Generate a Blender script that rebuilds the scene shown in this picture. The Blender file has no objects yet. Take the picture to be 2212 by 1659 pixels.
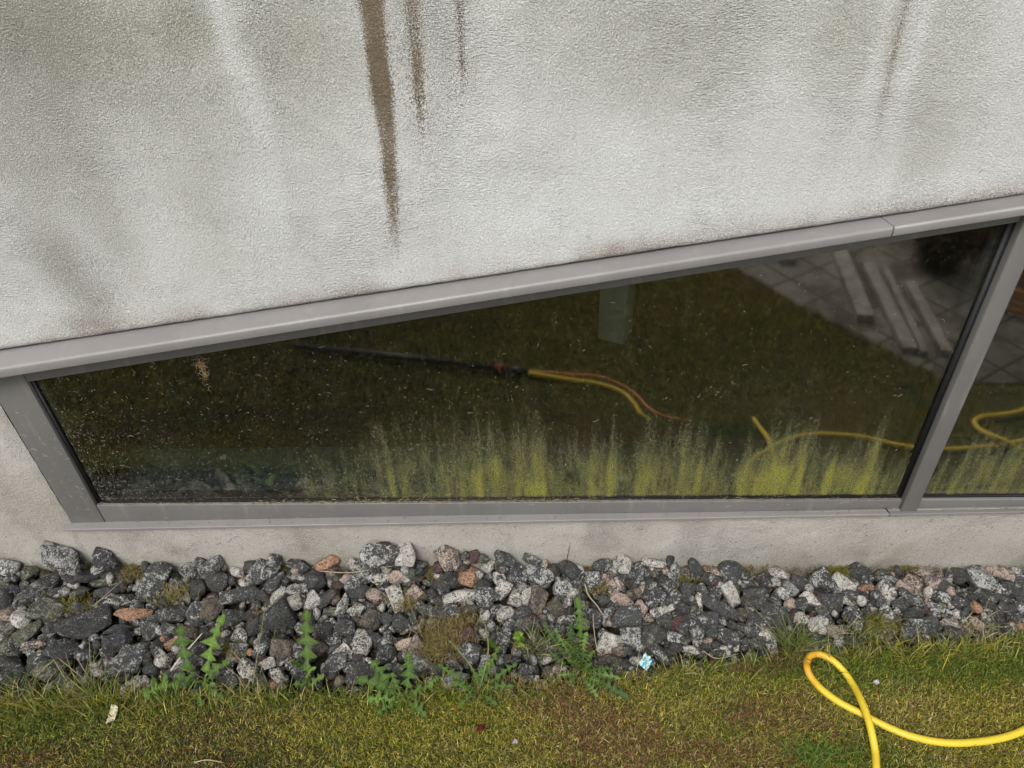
import bpy, bmesh, math
import numpy as np
from mathutils import Matrix, Vector

scene = bpy.context.scene
COL = scene.collection

# ------------------------------------------------------------------ camera
# image units used below: the photograph measured as 2212 x 1659
F, CX, CY = 1661.0, 1106.0, 829.5
CAM_D, CAM_H = 1.2, 1.58          # metres from the wall / above the lawn


def solve_camera():
    nad = np.array([1197 - CX, 2868 - CY, F])          # where the wall's verticals meet
    px, py, s = 1200 - CX, 1115 - CY, -0.0125          # a level line on the wall
    hx = (-F * F - nad[1] * (py - s * px)) / (nad[0] + nad[1] * s)
    right = np.array([hx, py + s * (hx - px), F])
    right /= np.linalg.norm(right)
    if right[0] < 0:
        right = -right
    down = nad / np.linalg.norm(nad)
    fwd = np.cross(down, right)
    if fwd[2] < 0:
        fwd = -fwd
    return np.array([right, fwd, -down])


R = solve_camera()
EYE = np.array([0.0, -CAM_D, CAM_H])
cam_d = bpy.data.cameras.new("camera")
cam = bpy.data.objects.new("camera", cam_d)
COL.objects.link(cam)
cam_d.sensor_width = 36.0
cam_d.lens = 36.0 * F / 2212.0
cam_d.clip_start, cam_d.clip_end = 0.02, 500
cx, cd, cf = R @ np.array([1., 0, 0]), R @ np.array([0, 1., 0]), R @ np.array([0, 0, 1.])
cam.matrix_world = Matrix(((cx[0], -cd[0], -cf[0], EYE[0]), (cx[1], -cd[1], -cf[1], EYE[1]),
                           (cx[2], -cd[2], -cf[2], EYE[2]), (0, 0, 0, 1)))
scene.camera = cam

# ------------------------------------------------------------------ light
SUN_EL, SUN_AZ = math.radians(52), math.radians(195)     # soft overcast light from behind the camera
world = bpy.data.worlds.new("World")
scene.world = world
world.use_nodes = True
wn = world.node_tree.nodes
wl = world.node_tree.links
bg = wn["Background"]
sky = wn.new("ShaderNodeTexSky")
sky.sky_type = 'NISHITA'
sky.sun_disc = False
sky.sun_elevation = SUN_EL
sky.sun_rotation = SUN_AZ
sky.dust_density = 4.0
sky.air_density = 0.8
hs = wn.new("ShaderNodeHueSaturation")
hs.inputs["Saturation"].default_value = 0.14
wl.new(sky.outputs[0], hs.inputs["Color"])
wl.new(hs.outputs[0], bg.inputs[0])
bg.inputs[1].default_value = 0.13
sun_d = bpy.data.lights.new("sun", 'SUN')
sun_d.energy = 1.3
sun_d.angle = math.radians(22)
sun_d.color = (1.0, 0.97, 0.93)
sun = bpy.data.objects.new("sun", sun_d)
COL.objects.link(sun)
sdir = Vector((math.sin(SUN_AZ) * math.cos(SUN_EL), math.cos(SUN_AZ) * math.cos(SUN_EL), math.sin(SUN_EL)))
sun.rotation_euler = sdir.to_track_quat('Z', 'Y').to_euler()
scene.view_settings.view_transform = 'Standard'
scene.view_settings.look = 'None'
scene.view_settings.exposure = 0.70
scene.view_settings.gamma = 1.0
scene.cycles.max_bounces = 8
scene.cycles.transparent_max_bounces = 12


# ------------------------------------------------------------------ helpers
def ray(px, py):
    return R @ np.array([px - CX, py - CY, F])


def ony(px, py, y=0.0):            # point of the vertical plane y
    w = ray(px, py)
    return EYE + w * ((y + CAM_D) / w[1])


def onz(px, py, z=0.0):            # point of the level plane z
    w = ray(px, py)
    return EYE + w * ((z - CAM_H) / w[2])


def hash2(i, j, seed):
    n = (i.astype(np.int64) * 374761393 + j.astype(np.int64) * 668265263 + seed * 982451653) & 0x7fffffff
    n = ((n ^ (n >> 13)) * 1274126177) & 0x7fffffff
    return ((n ^ (n >> 16)) & 0xffff) / 65535.0


def vnoise(x, y, seed=0):
    x = np.asarray(x, float); y = np.asarray(y, float)
    i, j = np.floor(x), np.floor(y)
    u, v = x - i, y - j
    u = u * u * (3 - 2 * u); v = v * v * (3 - 2 * v)
    a, b = hash2(i, j, seed), hash2(i + 1, j, seed)
    c, d = hash2(i, j + 1, seed), hash2(i + 1, j + 1, seed)
    return (a * (1 - u) + b * u) * (1 - v) + (c * (1 - u) + d * u) * v


def fbm(x, y, seed=0, octv=4):
    t = 0; a = 0.5; s = 0
    for k in range(octv):
        t = t + a * vnoise(x * 2 ** k, y * 2 ** k, seed + k * 17); s += a; a *= 0.5
    return t / s


def sstep(a, b, x):
    t = np.clip((x - a) / (b - a), 0, 1)
    return t * t * (3 - 2 * t)


def mk(name, V, faces, mat=None, parent=None, smooth=False, attrs=None, mats=None, matidx=None):
    """faces: list of integer arrays (n,k); one mesh object."""
    V = np.asarray(V, np.float32)
    me = bpy.data.meshes.new(name)
    if not isinstance(faces, (list, tuple)) or (len(faces) and np.ndim(faces[0]) != 2):
        faces = [np.asarray(faces)]
    faces = [np.asarray(f, np.int32) for f in faces if len(f)]
    me.vertices.add(len(V))
    me.vertices.foreach_set("co", V.ravel())
    loops = np.concatenate([f.ravel() for f in faces])
    cnt = np.concatenate([np.full(len(f), f.shape[1], np.int32) for f in faces])
    me.loops.add(len(loops))
    me.loops.foreach_set("vertex_index", loops)
    me.polygons.add(len(cnt))
    me.polygons.foreach_set("loop_start", np.concatenate([[0], np.cumsum(cnt)[:-1]]).astype(np.int32))
    me.polygons.foreach_set("loop_total", cnt)
    if matidx is not None:
        me.polygons.foreach_set("material_index", np.asarray(matidx, np.int32))
    me.update(calc_edges=True)
    me.validate()
    if smooth:
        me.polygons.foreach_set("use_smooth", np.ones(len(me.polygons), bool))
    for an, (typ, data) in (attrs or {}).items():
        at = me.attributes.new(an, typ, 'POINT')
        data = np.asarray(data, np.float32)
        at.data.foreach_set("color" if typ == 'FLOAT_COLOR' else "value", data.ravel())
    for m in (mats or ([mat] if mat else [])):
        me.materials.append(m)
    o = bpy.data.objects.new(name, me)
    COL.objects.link(o)
    if parent:
        o.parent = parent
    return o


def tag(o, label=None, cat=None, group=None, kind=None):
    if label: o["label"] = label
    if cat: o["category"] = cat
    if group: o["group"] = group
    if kind: o["kind"] = kind
    return o


def empty(name, loc=(0, 0, 0)):
    o = bpy.data.objects.new(name, None)
    o.location = loc
    o.empty_display_size = 0.05
    COL.objects.link(o)
    return o


class Geo:
    """collects boxes, prisms and tubes into one mesh"""
    def __init__(self): self.v = []; self.f = {}; self.n = 0
    def add(self, V, Fs):
        self.v.append(np.asarray(V, float))
        for f in Fs:
            self.f.setdefault(len(f), []).append([i + self.n for i in f])
        self.n += len(V)
        return self
    def hexa(self, p):     # 8 corners: 4 of one end then 4 of the other
        return self.add(p, [(0, 1, 2, 3), (7, 6, 5, 4), (0, 4, 5, 1), (1, 5, 6, 2), (2, 6, 7, 3), (3, 7, 4, 0)])
    def prism(self, A, B):
        A = list(A); B = list(B); n = len(A)
        fs = [tuple(range(n)), tuple(range(2 * n - 1, n - 1, -1))]
        fs += [(i, n + i, n + (i + 1) % n, (i + 1) % n) for i in range(n)]
        return self.add(A + B, fs)
    def tube(self, P, r, seg=12):
        P = np.asarray(P, float); n = len(P)
        r = np.broadcast_to(np.asarray(r, float), (n,))
        T = np.gradient(P, axis=0); T /= np.linalg.norm(T, axis=1)[:, None] + 1e-12
        up = np.array([0, 0, 1.]) if abs(T[0][2]) < 0.9 else np.array([1., 0, 0])
        V = []
        for k in range(n):
            a = up - T[k] * (up @ T[k]); a /= np.linalg.norm(a); b = np.cross(T[k], a); up = a
            for s in range(seg):
                t = 2 * math.pi * s / seg
                V.append(P[k] + r[k] * (math.cos(t) * a + math.sin(t) * b))
        fs = [(k * seg + s, k * seg + (s + 1) % seg, (k + 1) * seg + (s + 1) % seg, (k + 1) * seg + s)
              for k in range(n - 1) for s in range(seg)]
        fs += [tuple(range(seg))[::-1], tuple((n - 1) * seg + s for s in range(seg))]
        return self.add(V, fs)
    def build(self, name, mat, parent=None, smooth=False, bevel=0, attrs=None):
        o = mk(name, np.concatenate(self.v), [np.array(f) for f in self.f.values()], mat, parent, smooth, attrs)
        if bevel:
            m = o.modifiers.new("bevel", 'BEVEL'); m.width = bevel; m.segments = 2; m.limit_method = 'ANGLE'
        return o


def spline(pts, n=12):
    """Catmull-Rom through the points"""
    P = np.array(pts, float)
    P = np.vstack([2 * P[0] - P[1], P, 2 * P[-1] - P[-2]])
    out = []
    for k in range(1, len(P) - 2):
        for t in np.arange(n) / n:
            a, b, c, d = P[k - 1], P[k], P[k + 1], P[k + 2]
            out.append(0.5 * (2 * b + (c - a) * t + (2 * a - 5 * b + 4 * c - d) * t * t + (3 * b - a - 3 * c + d) * t ** 3))
    out.append(P[-2])
    return np.array(out)


# ------------------------------------------------------------------ materials
class NT:
    def __init__(self, name):
        self.m = bpy.data.materials.new(name); self.m.use_nodes = True
        self.t = self.m.node_tree; self.n = self.t.nodes; self.l = self.t.links
        self.b = self.n["Principled BSDF"]
    def put(self, sock, v):
        if isinstance(v, bpy.types.NodeSocket): self.l.new(v, sock)
        else:
            if hasattr(sock.default_value, '__len__') and not hasattr(v, '__len__'): v = (v,) * len(sock.default_value)
            if hasattr(v, '__len__') and len(sock.default_value) == 4 and len(v) == 3: v = (*v, 1)
            sock.default_value = v
    def new(self, t, **k):
        x = self.n.new(t)
        for a, b in k.items(): setattr(x, a, b)
        return x
    def math(self, op, a, b=0.0, c=0.0, clamp=False):
        x = self.new("ShaderNodeMath", operation=op, use_clamp=clamp)
        self.put(x.inputs[0], a); self.put(x.inputs[1], b)
        if len(x.inputs) > 2: self.put(x.inputs[2], c)
        return x.outputs[0]
    def pos(self): 
        if not hasattr(self, '_p'): self._p = self.new("ShaderNodeNewGeometry").outputs["Position"]
        return self._p
    def obj(self):
        if not hasattr(self, '_o'): self._o = self.new("ShaderNodeTexCoord").outputs["Object"]
        return self._o
    def noise(self, scale, detail=2.0, rough=0.5, vec=None, dist=0.0, stretch=None):
        x = self.new("ShaderNodeTexNoise")
        v = vec or self.pos()
        if stretch:
            mp = self.new("ShaderNodeMapping"); self.put(mp.inputs["Vector"], v); mp.inputs["Scale"].default_value = stretch; v = mp.outputs[0]
        self.put(x.inputs["Vector"], v); x.inputs["Scale"].default_value = scale
        x.inputs["Detail"].default_value = detail; x.inputs["Roughness"].default_value = rough
        x.inputs["Distortion"].default_value = dist
        return x.outputs["Fac"]
    def attr(self, name):
        x = self.new("ShaderNodeAttribute", attribute_name=name)
        return x
    def ss(self, v, a, b):
        x = self.new("ShaderNodeMapRange", interpolation_type='SMOOTHSTEP')
        self.put(x.inputs[0], v); x.inputs[1].default_value = a; x.inputs[2].default_value = b
        return x.outputs[0]
    def mix(self, f, a, b, mode='MIX'):
        x = self.new("ShaderNodeMix", data_type='RGBA', blend_type=mode)
        self.put(x.inputs["Factor"], f); self.put(x.inputs[6], a); self.put(x.inputs[7], b)
        return x.outputs[2]
    def bump(self, h, dist=0.001, strength=1.0, normal=None):
        x = self.new("ShaderNodeBump"); self.put(x.inputs["Height"], h)
        x.inputs["Distance"].default_value = dist; x.inputs["Strength"].default_value = strength
        if normal: self.put(x.inputs["Normal"], normal)
        return x.outputs[0]
    def fin(self, color, rough=0.8, normal=None, spec=0.3, metal=0.0):
        self.put(self.b.inputs["Base Color"], color); self.put(self.b.inputs["Roughness"], rough)
        self.b.inputs["Specular IOR Level"].default_value = spec
        self.b.inputs["Metallic"].default_value = metal
        if normal: self.put(self.b.inputs["Normal"], normal)
        return self.m


def mat_plaster(name, base, spots):
    t = NT(name)
    worm = t.noise(400, 2.5, 0.6, dist=0.8)
    worm2 = t.noise(170, 2.0, 0.5, dist=0.5)
    big = t.noise(3.0, 3.0, 0.5)
    fine = t.noise(520, 2.0, 0.6)
    dirt = t.attr("dirt").outputs["Fac"]; pink = t.attr("pink").outputs["Fac"]
    brown = t.attr("brown").outputs["Fac"]; speck = t.attr("speck").outputs["Fac"]; pale = t.attr("pale").outputs["Fac"]
    c = t.mix(t.ss(big, 0.3, 0.7), tuple(x * 0.93 for x in base), base)
    c = t.mix(t.math('MULTIPLY', pale, 0.6), c, (0.66, 0.67, 0.67))
    # dirt collects in the hollows of the render
    hollow = t.ss(worm, 0.62, 0.40)
    d = t.math('MULTIPLY', dirt, t.math('ADD', t.math('MULTIPLY', hollow, 0.55), 0.62), clamp=True)
    c = t.mix(d, c, (0.335, 0.33, 0.265))
    p = t.math('MULTIPLY', pink, t.math('ADD', t.math('MULTIPLY', hollow, 0.7), 0.35), clamp=True)
    c = t.mix(p, c, (0.29, 0.235, 0.20))
    sp = t.math('ADD', fine, t.math('MULTIPLY', speck, 0.30))
    sf = t.ss(sp, 0.68, 0.80)
    c = t.mix(t.math('MULTIPLY', sf, 0.55), c, (0.14, 0.135, 0.12))
    run = t.noise(55, 4, 0.6, stretch=(1, 1, 0.12))
    bf = t.ss(t.math('ADD', brown, t.math('ADD', t.math('MULTIPLY', t.math('SUBTRACT', fine, 0.5), 1.6), t.math('MULTIPLY', t.math('SUBTRACT', run, 0.5), 0.7))), 0.12, 0.64)
    c = t.mix(t.math('MULTIPLY', bf, 0.93), c, t.mix(t.ss(worm, 0.35, 0.65), (0.080, 0.050, 0.020), (0.165, 0.112, 0.052)))
    c = t.mix(t.math('MULTIPLY', hollow, 0.22), c, (0.2, 0.2, 0.19))
    trow = t.noise(330, 2.5, 0.6, dist=0.5, stretch=(0.4, 1, 1.1))
    trow2 = t.noise(330, 2.5, 0.6, dist=0.5, stretch=(1.1, 1, 0.45))
    area = t.noise(4.5, 3, 0.6); area2 = t.noise(3.1, 2, 0.5, dist=1.0)
    h = t.math('ADD', worm, t.math('MULTIPLY', worm2, 0.35))
    h = t.math('ADD', h, t.math('MULTIPLY', t.math('MULTIPLY', trow, 1.3), t.ss(area, 0.47, 0.62)))
    h = t.math('ADD', h, t.math('MULTIPLY', t.math('MULTIPLY', trow2, 1.0), t.ss(area2, 0.52, 0.66)))
    return t.fin(c, 0.92, t.bump(h, 0.0043, 1.0), 0.15)


M_WALL = mat_plaster("render_plaster", (0.62, 0.622, 0.60), 1)
M_PLINTH = mat_plaster("plinth_plaster", (0.545, 0.51, 0.465), 1)


def mat_metal(name, base):
    t = NT(name)
    n = t.noise(6, 4, 0.6); f = t.noise(420, 2, 0.6)
    c = t.mix(t.ss(n, 0.3, 0.75), base, tuple(x * 0.86 for x in base))
    c = t.mix(t.math('MULTIPLY', t.ss(f, 0.68, 0.76), 0.5), c, (0.10, 0.09, 0.075))
    st = t.noise(30, 3, 0.6, stretch=(1, 1, 0.15))
    c = t.mix(t.math('MULTIPLY', t.ss(st, 0.55, 0.75), 0.25), c, (0.3, 0.27, 0.23))
    return t.fin(c, t.math('ADD', t.math('MULTIPLY', n, 0.25), 0.33), t.bump(n, 0.0006, 0.3), 0.45)


M_FLASH = mat_metal("grey_coated_flashing", (0.205, 0.195, 0.190))
M_FRAME = mat_metal("grey_coated_frame", (0.125, 0.121, 0.116))


def simple(name, col, rough=0.7, spec=0.3, var=0.25, scale=40):
    t = NT(name)
    n = t.noise(scale, 4, 0.6)
    c = t.mix(t.ss(n, 0.3, 0.7), tuple(x * (1 - var) for x in col), tuple(min(1, x * (1 + var)) for x in col))
    return t.fin(c, rough, t.bump(n, 0.0005, 0.4), spec)


M_GASKET = simple("black_rubber_gasket", (0.008, 0.008, 0.009), 0.6)


def mat_glass():
    t = NT("dirty_window_glass")
    out = t.n["Material Output"]
    tr = t.new("ShaderNodeBsdfTransparent"); tr.inputs[0].default_value = (0.55, 0.62, 0.60, 1)
    gl = t.new("ShaderNodeBsdfGlossy"); gl.inputs["Roughness"].default_value = 0.045; gl.inputs[0].default_value = (1.0, 0.93, 0.80, 1)
    wav = t.noise(2.2, 1.0, 0.5)
    t.put(gl.inputs["Normal"], t.bump(wav, 0.0012, 0.5))
    lw = t.new("ShaderNodeLayerWeight"); lw.inputs[0].default_value = 0.5
    f5 = t.math('POWER', lw.outputs["Facing"], 4.0)
    fr = t.math('ADD', t.math('MULTIPLY', f5, 0.9), 0.2155, clamp=True)      # four glass faces of a sealed unit
    mx = t.new("ShaderNodeMixShader"); t.put(mx.inputs[0], fr)
    t.l.new(tr.outputs[0], mx.inputs[1]); t.l.new(gl.outputs[0], mx.inputs[2])
    alg = t.attr("algae").outputs["Fac"]; film = t.attr("film").outputs["Fac"]
    fine = t.noise(620, 2, 0.6); mid = t.noise(170, 3, 0.6, stretch=(1, 1, 0.45)); strk = t.noise(70, 3, 0.55, stretch=(1, 1, 0.16))
    grain = t.math('ADD', t.math('MULTIPLY', fine, 0.55), t.math('ADD', t.math('MULTIPLY', mid, 0.25), t.math('MULTIPLY', strk, 0.3)))
    grain = t.math('ADD', t.math('MULTIPLY', t.math('SUBTRACT', grain, 0.55), 1.9), 0.55)
    cov = t.ss(t.math('ADD', grain, t.math('MULTIPLY', alg, 0.55)), 0.66, 0.96)
    dust = t.ss(t.math('ADD', fine, t.math('MULTIPLY', film, 0.20)), 0.66, 0.80)
    haze = t.math('MULTIPLY', film, 0.012)
    yell = t.ss(t.math('ADD', alg, t.math('MULTIPLY', t.math('SUBTRACT', strk, 0.5), 0.9)), 0.50, 1.25)
    ac = t.mix(yell, (0.095, 0.095, 0.052), (0.215, 0.21, 0.05))
    c = t.mix(t.math('MULTIPLY', dust, t.math('SUBTRACT', 1.0, cov)), ac, (0.30, 0.30, 0.27))
    d = t.new("ShaderNodeBsdfDiffuse"); t.put(d.inputs[0], c)
    cov = t.math('MULTIPLY', cov, t.math('ADD', 0.5, t.math('MULTIPLY', t.ss(t.noise(480, 2, 0.6), 0.36, 0.60), 0.55)))
    fac = t.math('MAXIMUM', t.math('MULTIPLY', cov, 0.86), t.math('MAXIMUM', t.math('MULTIPLY', dust, 0.30), haze))
    m2 = t.new("ShaderNodeMixShader"); t.put(m2.inputs[0], fac)
    t.l.new(mx.outputs[0], m2.inputs[1]); t.l.new(d.outputs[0], m2.inputs[2])
    t.l.new(m2.outputs[0], out.inputs[0])
    return t.m


M_GLASS = mat_glass()
t = NT("clear_inner_glass")
_tr = t.new("ShaderNodeBsdfTransparent"); _tr.inputs[0].default_value = (0.93, 0.96, 0.94, 1)
t.l.new(_tr.outputs[0], t.n["Material Output"].inputs[0])
M_CLEAR = t.m


def mat_stone():
    t = NT("crushed_marble_stone")
    tone = t.attr("tone"); pale = t.attr("pale")
    a = t.noise(55, 4, 0.6, dist=0.8); b = t.noise(240, 3, 0.7, dist=0.7); f = t.noise(520, 2, 0.6)
    vein = t.noise(38, 4, 0.7, dist=1.6, stretch=(1, 1.6, 0.6))
    dark = t.mix(t.ss(b, 0.35, 0.68), t.mix(0.45, tone.outputs[0], (0.010, 0.011, 0.012)), tone.outputs[0])
    dark = t.mix(t.math('MULTIPLY', t.ss(t.noise(300, 3, 0.65, dist=0.6), 0.50, 0.66), 0.5), dark, (0.20, 0.205, 0.205))
    w = tone.outputs["Alpha"]
    mixn = t.math('ADD', t.math('MULTIPLY', a, 0.42), t.math('ADD', t.math('MULTIPLY', b, 0.46), t.math('MULTIPLY', vein, 0.15)))
    m = t.ss(t.math('ADD', mixn, t.math('MULTIPLY', w, 0.34)), 0.64, 0.675)
    pc = t.mix(t.ss(b, 0.3, 0.7), t.mix(0.35, pale.outputs[0], tone.outputs[0]), pale.outputs[0])
    c = t.mix(m, dark, pc)
    fl = t.ss(t.noise(210, 3, 0.6, dist=1.2), 0.53, 0.58)
    c = t.mix(t.math('MULTIPLY', fl, 0.72), c, (0.030, 0.029, 0.027))
    c = t.mix(t.math('MULTIPLY', t.ss(t.noise(70, 4, 0.65), 0.46, 0.68), 0.42), c, (0.085, 0.075, 0.055))
    moss = t.math('MULTIPLY', t.ss(t.noise(26, 3, 0.6), 0.5, 0.72), pale.outputs["Alpha"])
    c = t.mix(t.math('MULTIPLY', moss, 0.65), c, (0.085, 0.085, 0.035))
    h = t.math('ADD', t.math('MULTIPLY', b, 1.0), t.math('ADD', t.math('MULTIPLY', f, 0.35), t.math('MULTIPLY', a, 1.2)))
    return t.fin(c, 0.72, t.bump(h, 0.0055, 1.0), 0.35)


M_STONE = mat_stone()


def mat_grass(name, trans=0.25, rough=0.55, leaf=False):
    t = NT(name)
    c = t.attr("tint").outputs[0]
    n = t.noise(900, 1, 0.5)
    c2 = t.mix(t.math('MULTIPLY', n, 0.25), c, (0.02, 0.02, 0.008))
    nb = None
    if leaf:
        c2 = t.mix(t.ss(t.noise(230, 3, 0.6), 0.35, 0.7), t.mix(0.3, c2, (0.01, 0.02, 0.005)), c2)
        nb = t.bump(t.noise(260, 2, 0.5), 0.003, 1.0)
    t.fin(c2, rough, nb, 0.25)
    tl = t.new("ShaderNodeBsdfTranslucent"); t.put(tl.inputs[0], c2)
    mx = t.new("ShaderNodeMixShader"); mx.inputs[0].default_value = trans
    t.l.new(t.b.outputs[0], mx.inputs[1]); t.l.new(tl.outputs[0], mx.inputs[2])
    t.l.new(mx.outputs[0], t.n["Material Output"].inputs[0])
    return t.m


M_GRASS = mat_grass("grass_blades")
M_LEAF = mat_grass("weed_leaf", 0.22, 0.45, True)
M_STRAW = mat_grass("dry_straw", 0.1, 0.7)


def mat_ground():
    t = NT("mossy_lawn_ground")
    a = t.noise(6, 4, 0.6); b = t.noise(60, 4, 0.65); c_ = t.noise(300, 3, 0.6)
    c = t.mix(t.ss(a, 0.35, 0.68), (0.085, 0.085, 0.018), (0.12, 0.095, 0.035))
    c = t.mix(t.ss(b, 0.4, 0.65), c, (0.055, 0.065, 0.014))
    c = t.mix(t.math('MULTIPLY', t.ss(c_, 0.5, 0.66), 0.6), c, (0.025, 0.02, 0.01))
    soil = t.attr("soil").outputs["Fac"]
    c = t.mix(soil, c, t.mix(t.ss(b, 0.4, 0.6), (0.018, 0.015, 0.011), (0.045, 0.04, 0.025)))
    return t.fin(c, 0.95, t.bump(t.math('ADD', b, c_), 0.006, 1.0), 0.1)


M_GROUND = mat_ground()


def mat_paving():
    t = NT("concrete_slab_paving")
    br = t.new("ShaderNodeTexBrick")
    mp = t.new("ShaderNodeMapping"); t.put(mp.inputs[0], t.pos()); mp.inputs["Rotation"].default_value = (0, 0, 0.55)
    t.put(br.inputs["Vector"], mp.outputs[0])
    br.offset = 0.0; br.inputs["Scale"].default_value = 1.0
    br.inputs["Brick Width"].default_value = 0.15; br.inputs["Row Height"].default_value = 0.15
    br.inputs["Mortar Size"].default_value = 0.005
    br.inputs["Color1"].default_value = (0.42, 0.41, 0.39, 1); br.inputs["Color2"].default_value = (0.32, 0.31, 0.30, 1)
    br.inputs["Mortar"].default_value = (0.07, 0.065, 0.05, 1)
    n = t.noise(5, 5, 0.7)
    c = t.mix(t.ss(n, 0.4, 0.62), br.outputs[0], (0.16, 0.15, 0.12))
    return t.fin(c, 0.85, t.bump(t.noise(90, 3), 0.002, 0.6))


M_PAVE = mat_paving()


def mat_hose():
    t = NT("yellow_pvc_hose")
    s = t.attr("worn").outputs["Fac"]
    n = t.noise(60, 3, 0.6); f = t.noise(500, 2, 0.6)
    c = t.mix(s, (0.56, 0.415, 0.028), (0.50, 0.20, 0.012))
    c = t.mix(t.math('MULTIPLY', t.ss(n, 0.55, 0.75), 0.35), c, (0.40, 0.30, 0.04))
    c = t.mix(t.math('MULTIPLY', t.ss(f, 0.64, 0.74), 0.6), c, (0.12, 0.09, 0.03))
    return t.fin(c, t.math('ADD', t.math('MULTIPLY', n, 0.3), 0.32), t.bump(f, 0.0004, 0.4), 0.4)


M_HOSE = mat_hose()
M_ORANGE = simple("orange_hose_plastic", (0.42, 0.17, 0.03), 0.45, 0.4)
M_BLACK = simple("black_coated_tube", (0.012, 0.012, 0.013), 0.4, 0.4)
M_RED = simple("red_plastic", (0.16, 0.015, 0.012), 0.4, 0.4)
M_TIMBER = simple("pale_weathered_timber", (0.30, 0.29, 0.275), 0.8, 0.2, 0.3, 18)
M_PILLAR = simple("white_painted_pillar", (0.42, 0.44, 0.42), 0.6, 0.3, 0.03)
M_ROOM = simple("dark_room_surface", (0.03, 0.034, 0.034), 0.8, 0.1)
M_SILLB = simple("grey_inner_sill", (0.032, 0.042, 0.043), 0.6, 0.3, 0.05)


def wline(p0, p1, y=0.0):
    a, b = ony(*p0, y), ony(*p1, y)
    s = (b[2] - a[2]) / (b[0] - a[0])
    return lambda x: a[2] + (np.asarray(x, float) - a[0]) * s


Z_TOP = wline((0, 765), (2212, 431))                 # lower edge of the upper render
Z_CREASE = wline((0, 797), (2212, 448), -0.045)
Z_LIP = wline((0, 817), (2212, 466), -0.045)
Z_HEAD = wline((61, 825), (2199, 480), 0.0)          # lower edge of the head rail
Z_RAILT = wline((205, 1092), (2212, 1079), 0.0)
Z_RAILB = wline((205, 1129), (2212, 1103), 0.0)
Z_SILLT = wline((160, 1131), (2212, 1104), -0.002)
Z_SILLC = wline((160, 1143), (2212, 1105), -0.022)
Z_SILLB = wline((160, 1147.5), (2212, 1109.5), -0.022)
XL0, XL1, XM0, XM1, XR = -1.116, -1.035, 0.826, 0.862, 2.75
GL = 0.012                                            # outer face of the glass

# ------------------------------------------------------------------ building
building = tag(empty("building", (0, 0, 0)),
               "pale rendered building wall with a low slanted grey framed window strip", "building")


def wall_xy(px, py):
    p = ony(px, py)
    return p[0], p[2]


def streak(X, Z, pts, soft=0.006):
    """pts: (py, left px, right px) of a run-down stain, turned into wall positions"""
    zs, xa, xb = [], [], []
    for py, l, r in pts:
        a = ony(l, py); b = ony(r, py)
        zs.append((a[2] + b[2]) / 2); xa.append(a[0]); xb.append(b[0])
    o = np.argsort(zs)
    zs, xa, xb = np.array(zs)[o], np.array(xa)[o], np.array(xb)[o]
    c = np.interp(Z, zs, (xa + xb) / 2) + 0.004 * (fbm(Z * 14, Z * 0 + xa[0] * 9, 61) - 0.5); w = (0.75 + 0.5 * fbm(Z * 20, Z * 0 + xb[0] * 5, 62)) * np.interp(Z, zs, (xb - xa) / 2)
    s_ = np.minimum(soft * 1.6, w * 0.8 + 1e-4)
    m = 1 - sstep(w - s_, w + s_, np.abs(X - c))
    return m * sstep(zs[0] - 0.01, zs[0] + 0.45 * (zs[-1] - zs[0]), Z) ** 0.8


def blob(X, Z, px, py, rx, rz):
    x, z = wall_xy(px, py)
    return np.exp(-(((X - x) / rx) ** 2 + ((Z - z) / rz) ** 2))


def grid_faces(nr, nc):
    i = np.arange(nr * nc).reshape(nr, nc)
    return np.stack([i[:-1, :-1], i[:-1, 1:], i[1:, 1:], i[1:, :-1]], -1).reshape(-1, 4)


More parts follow.
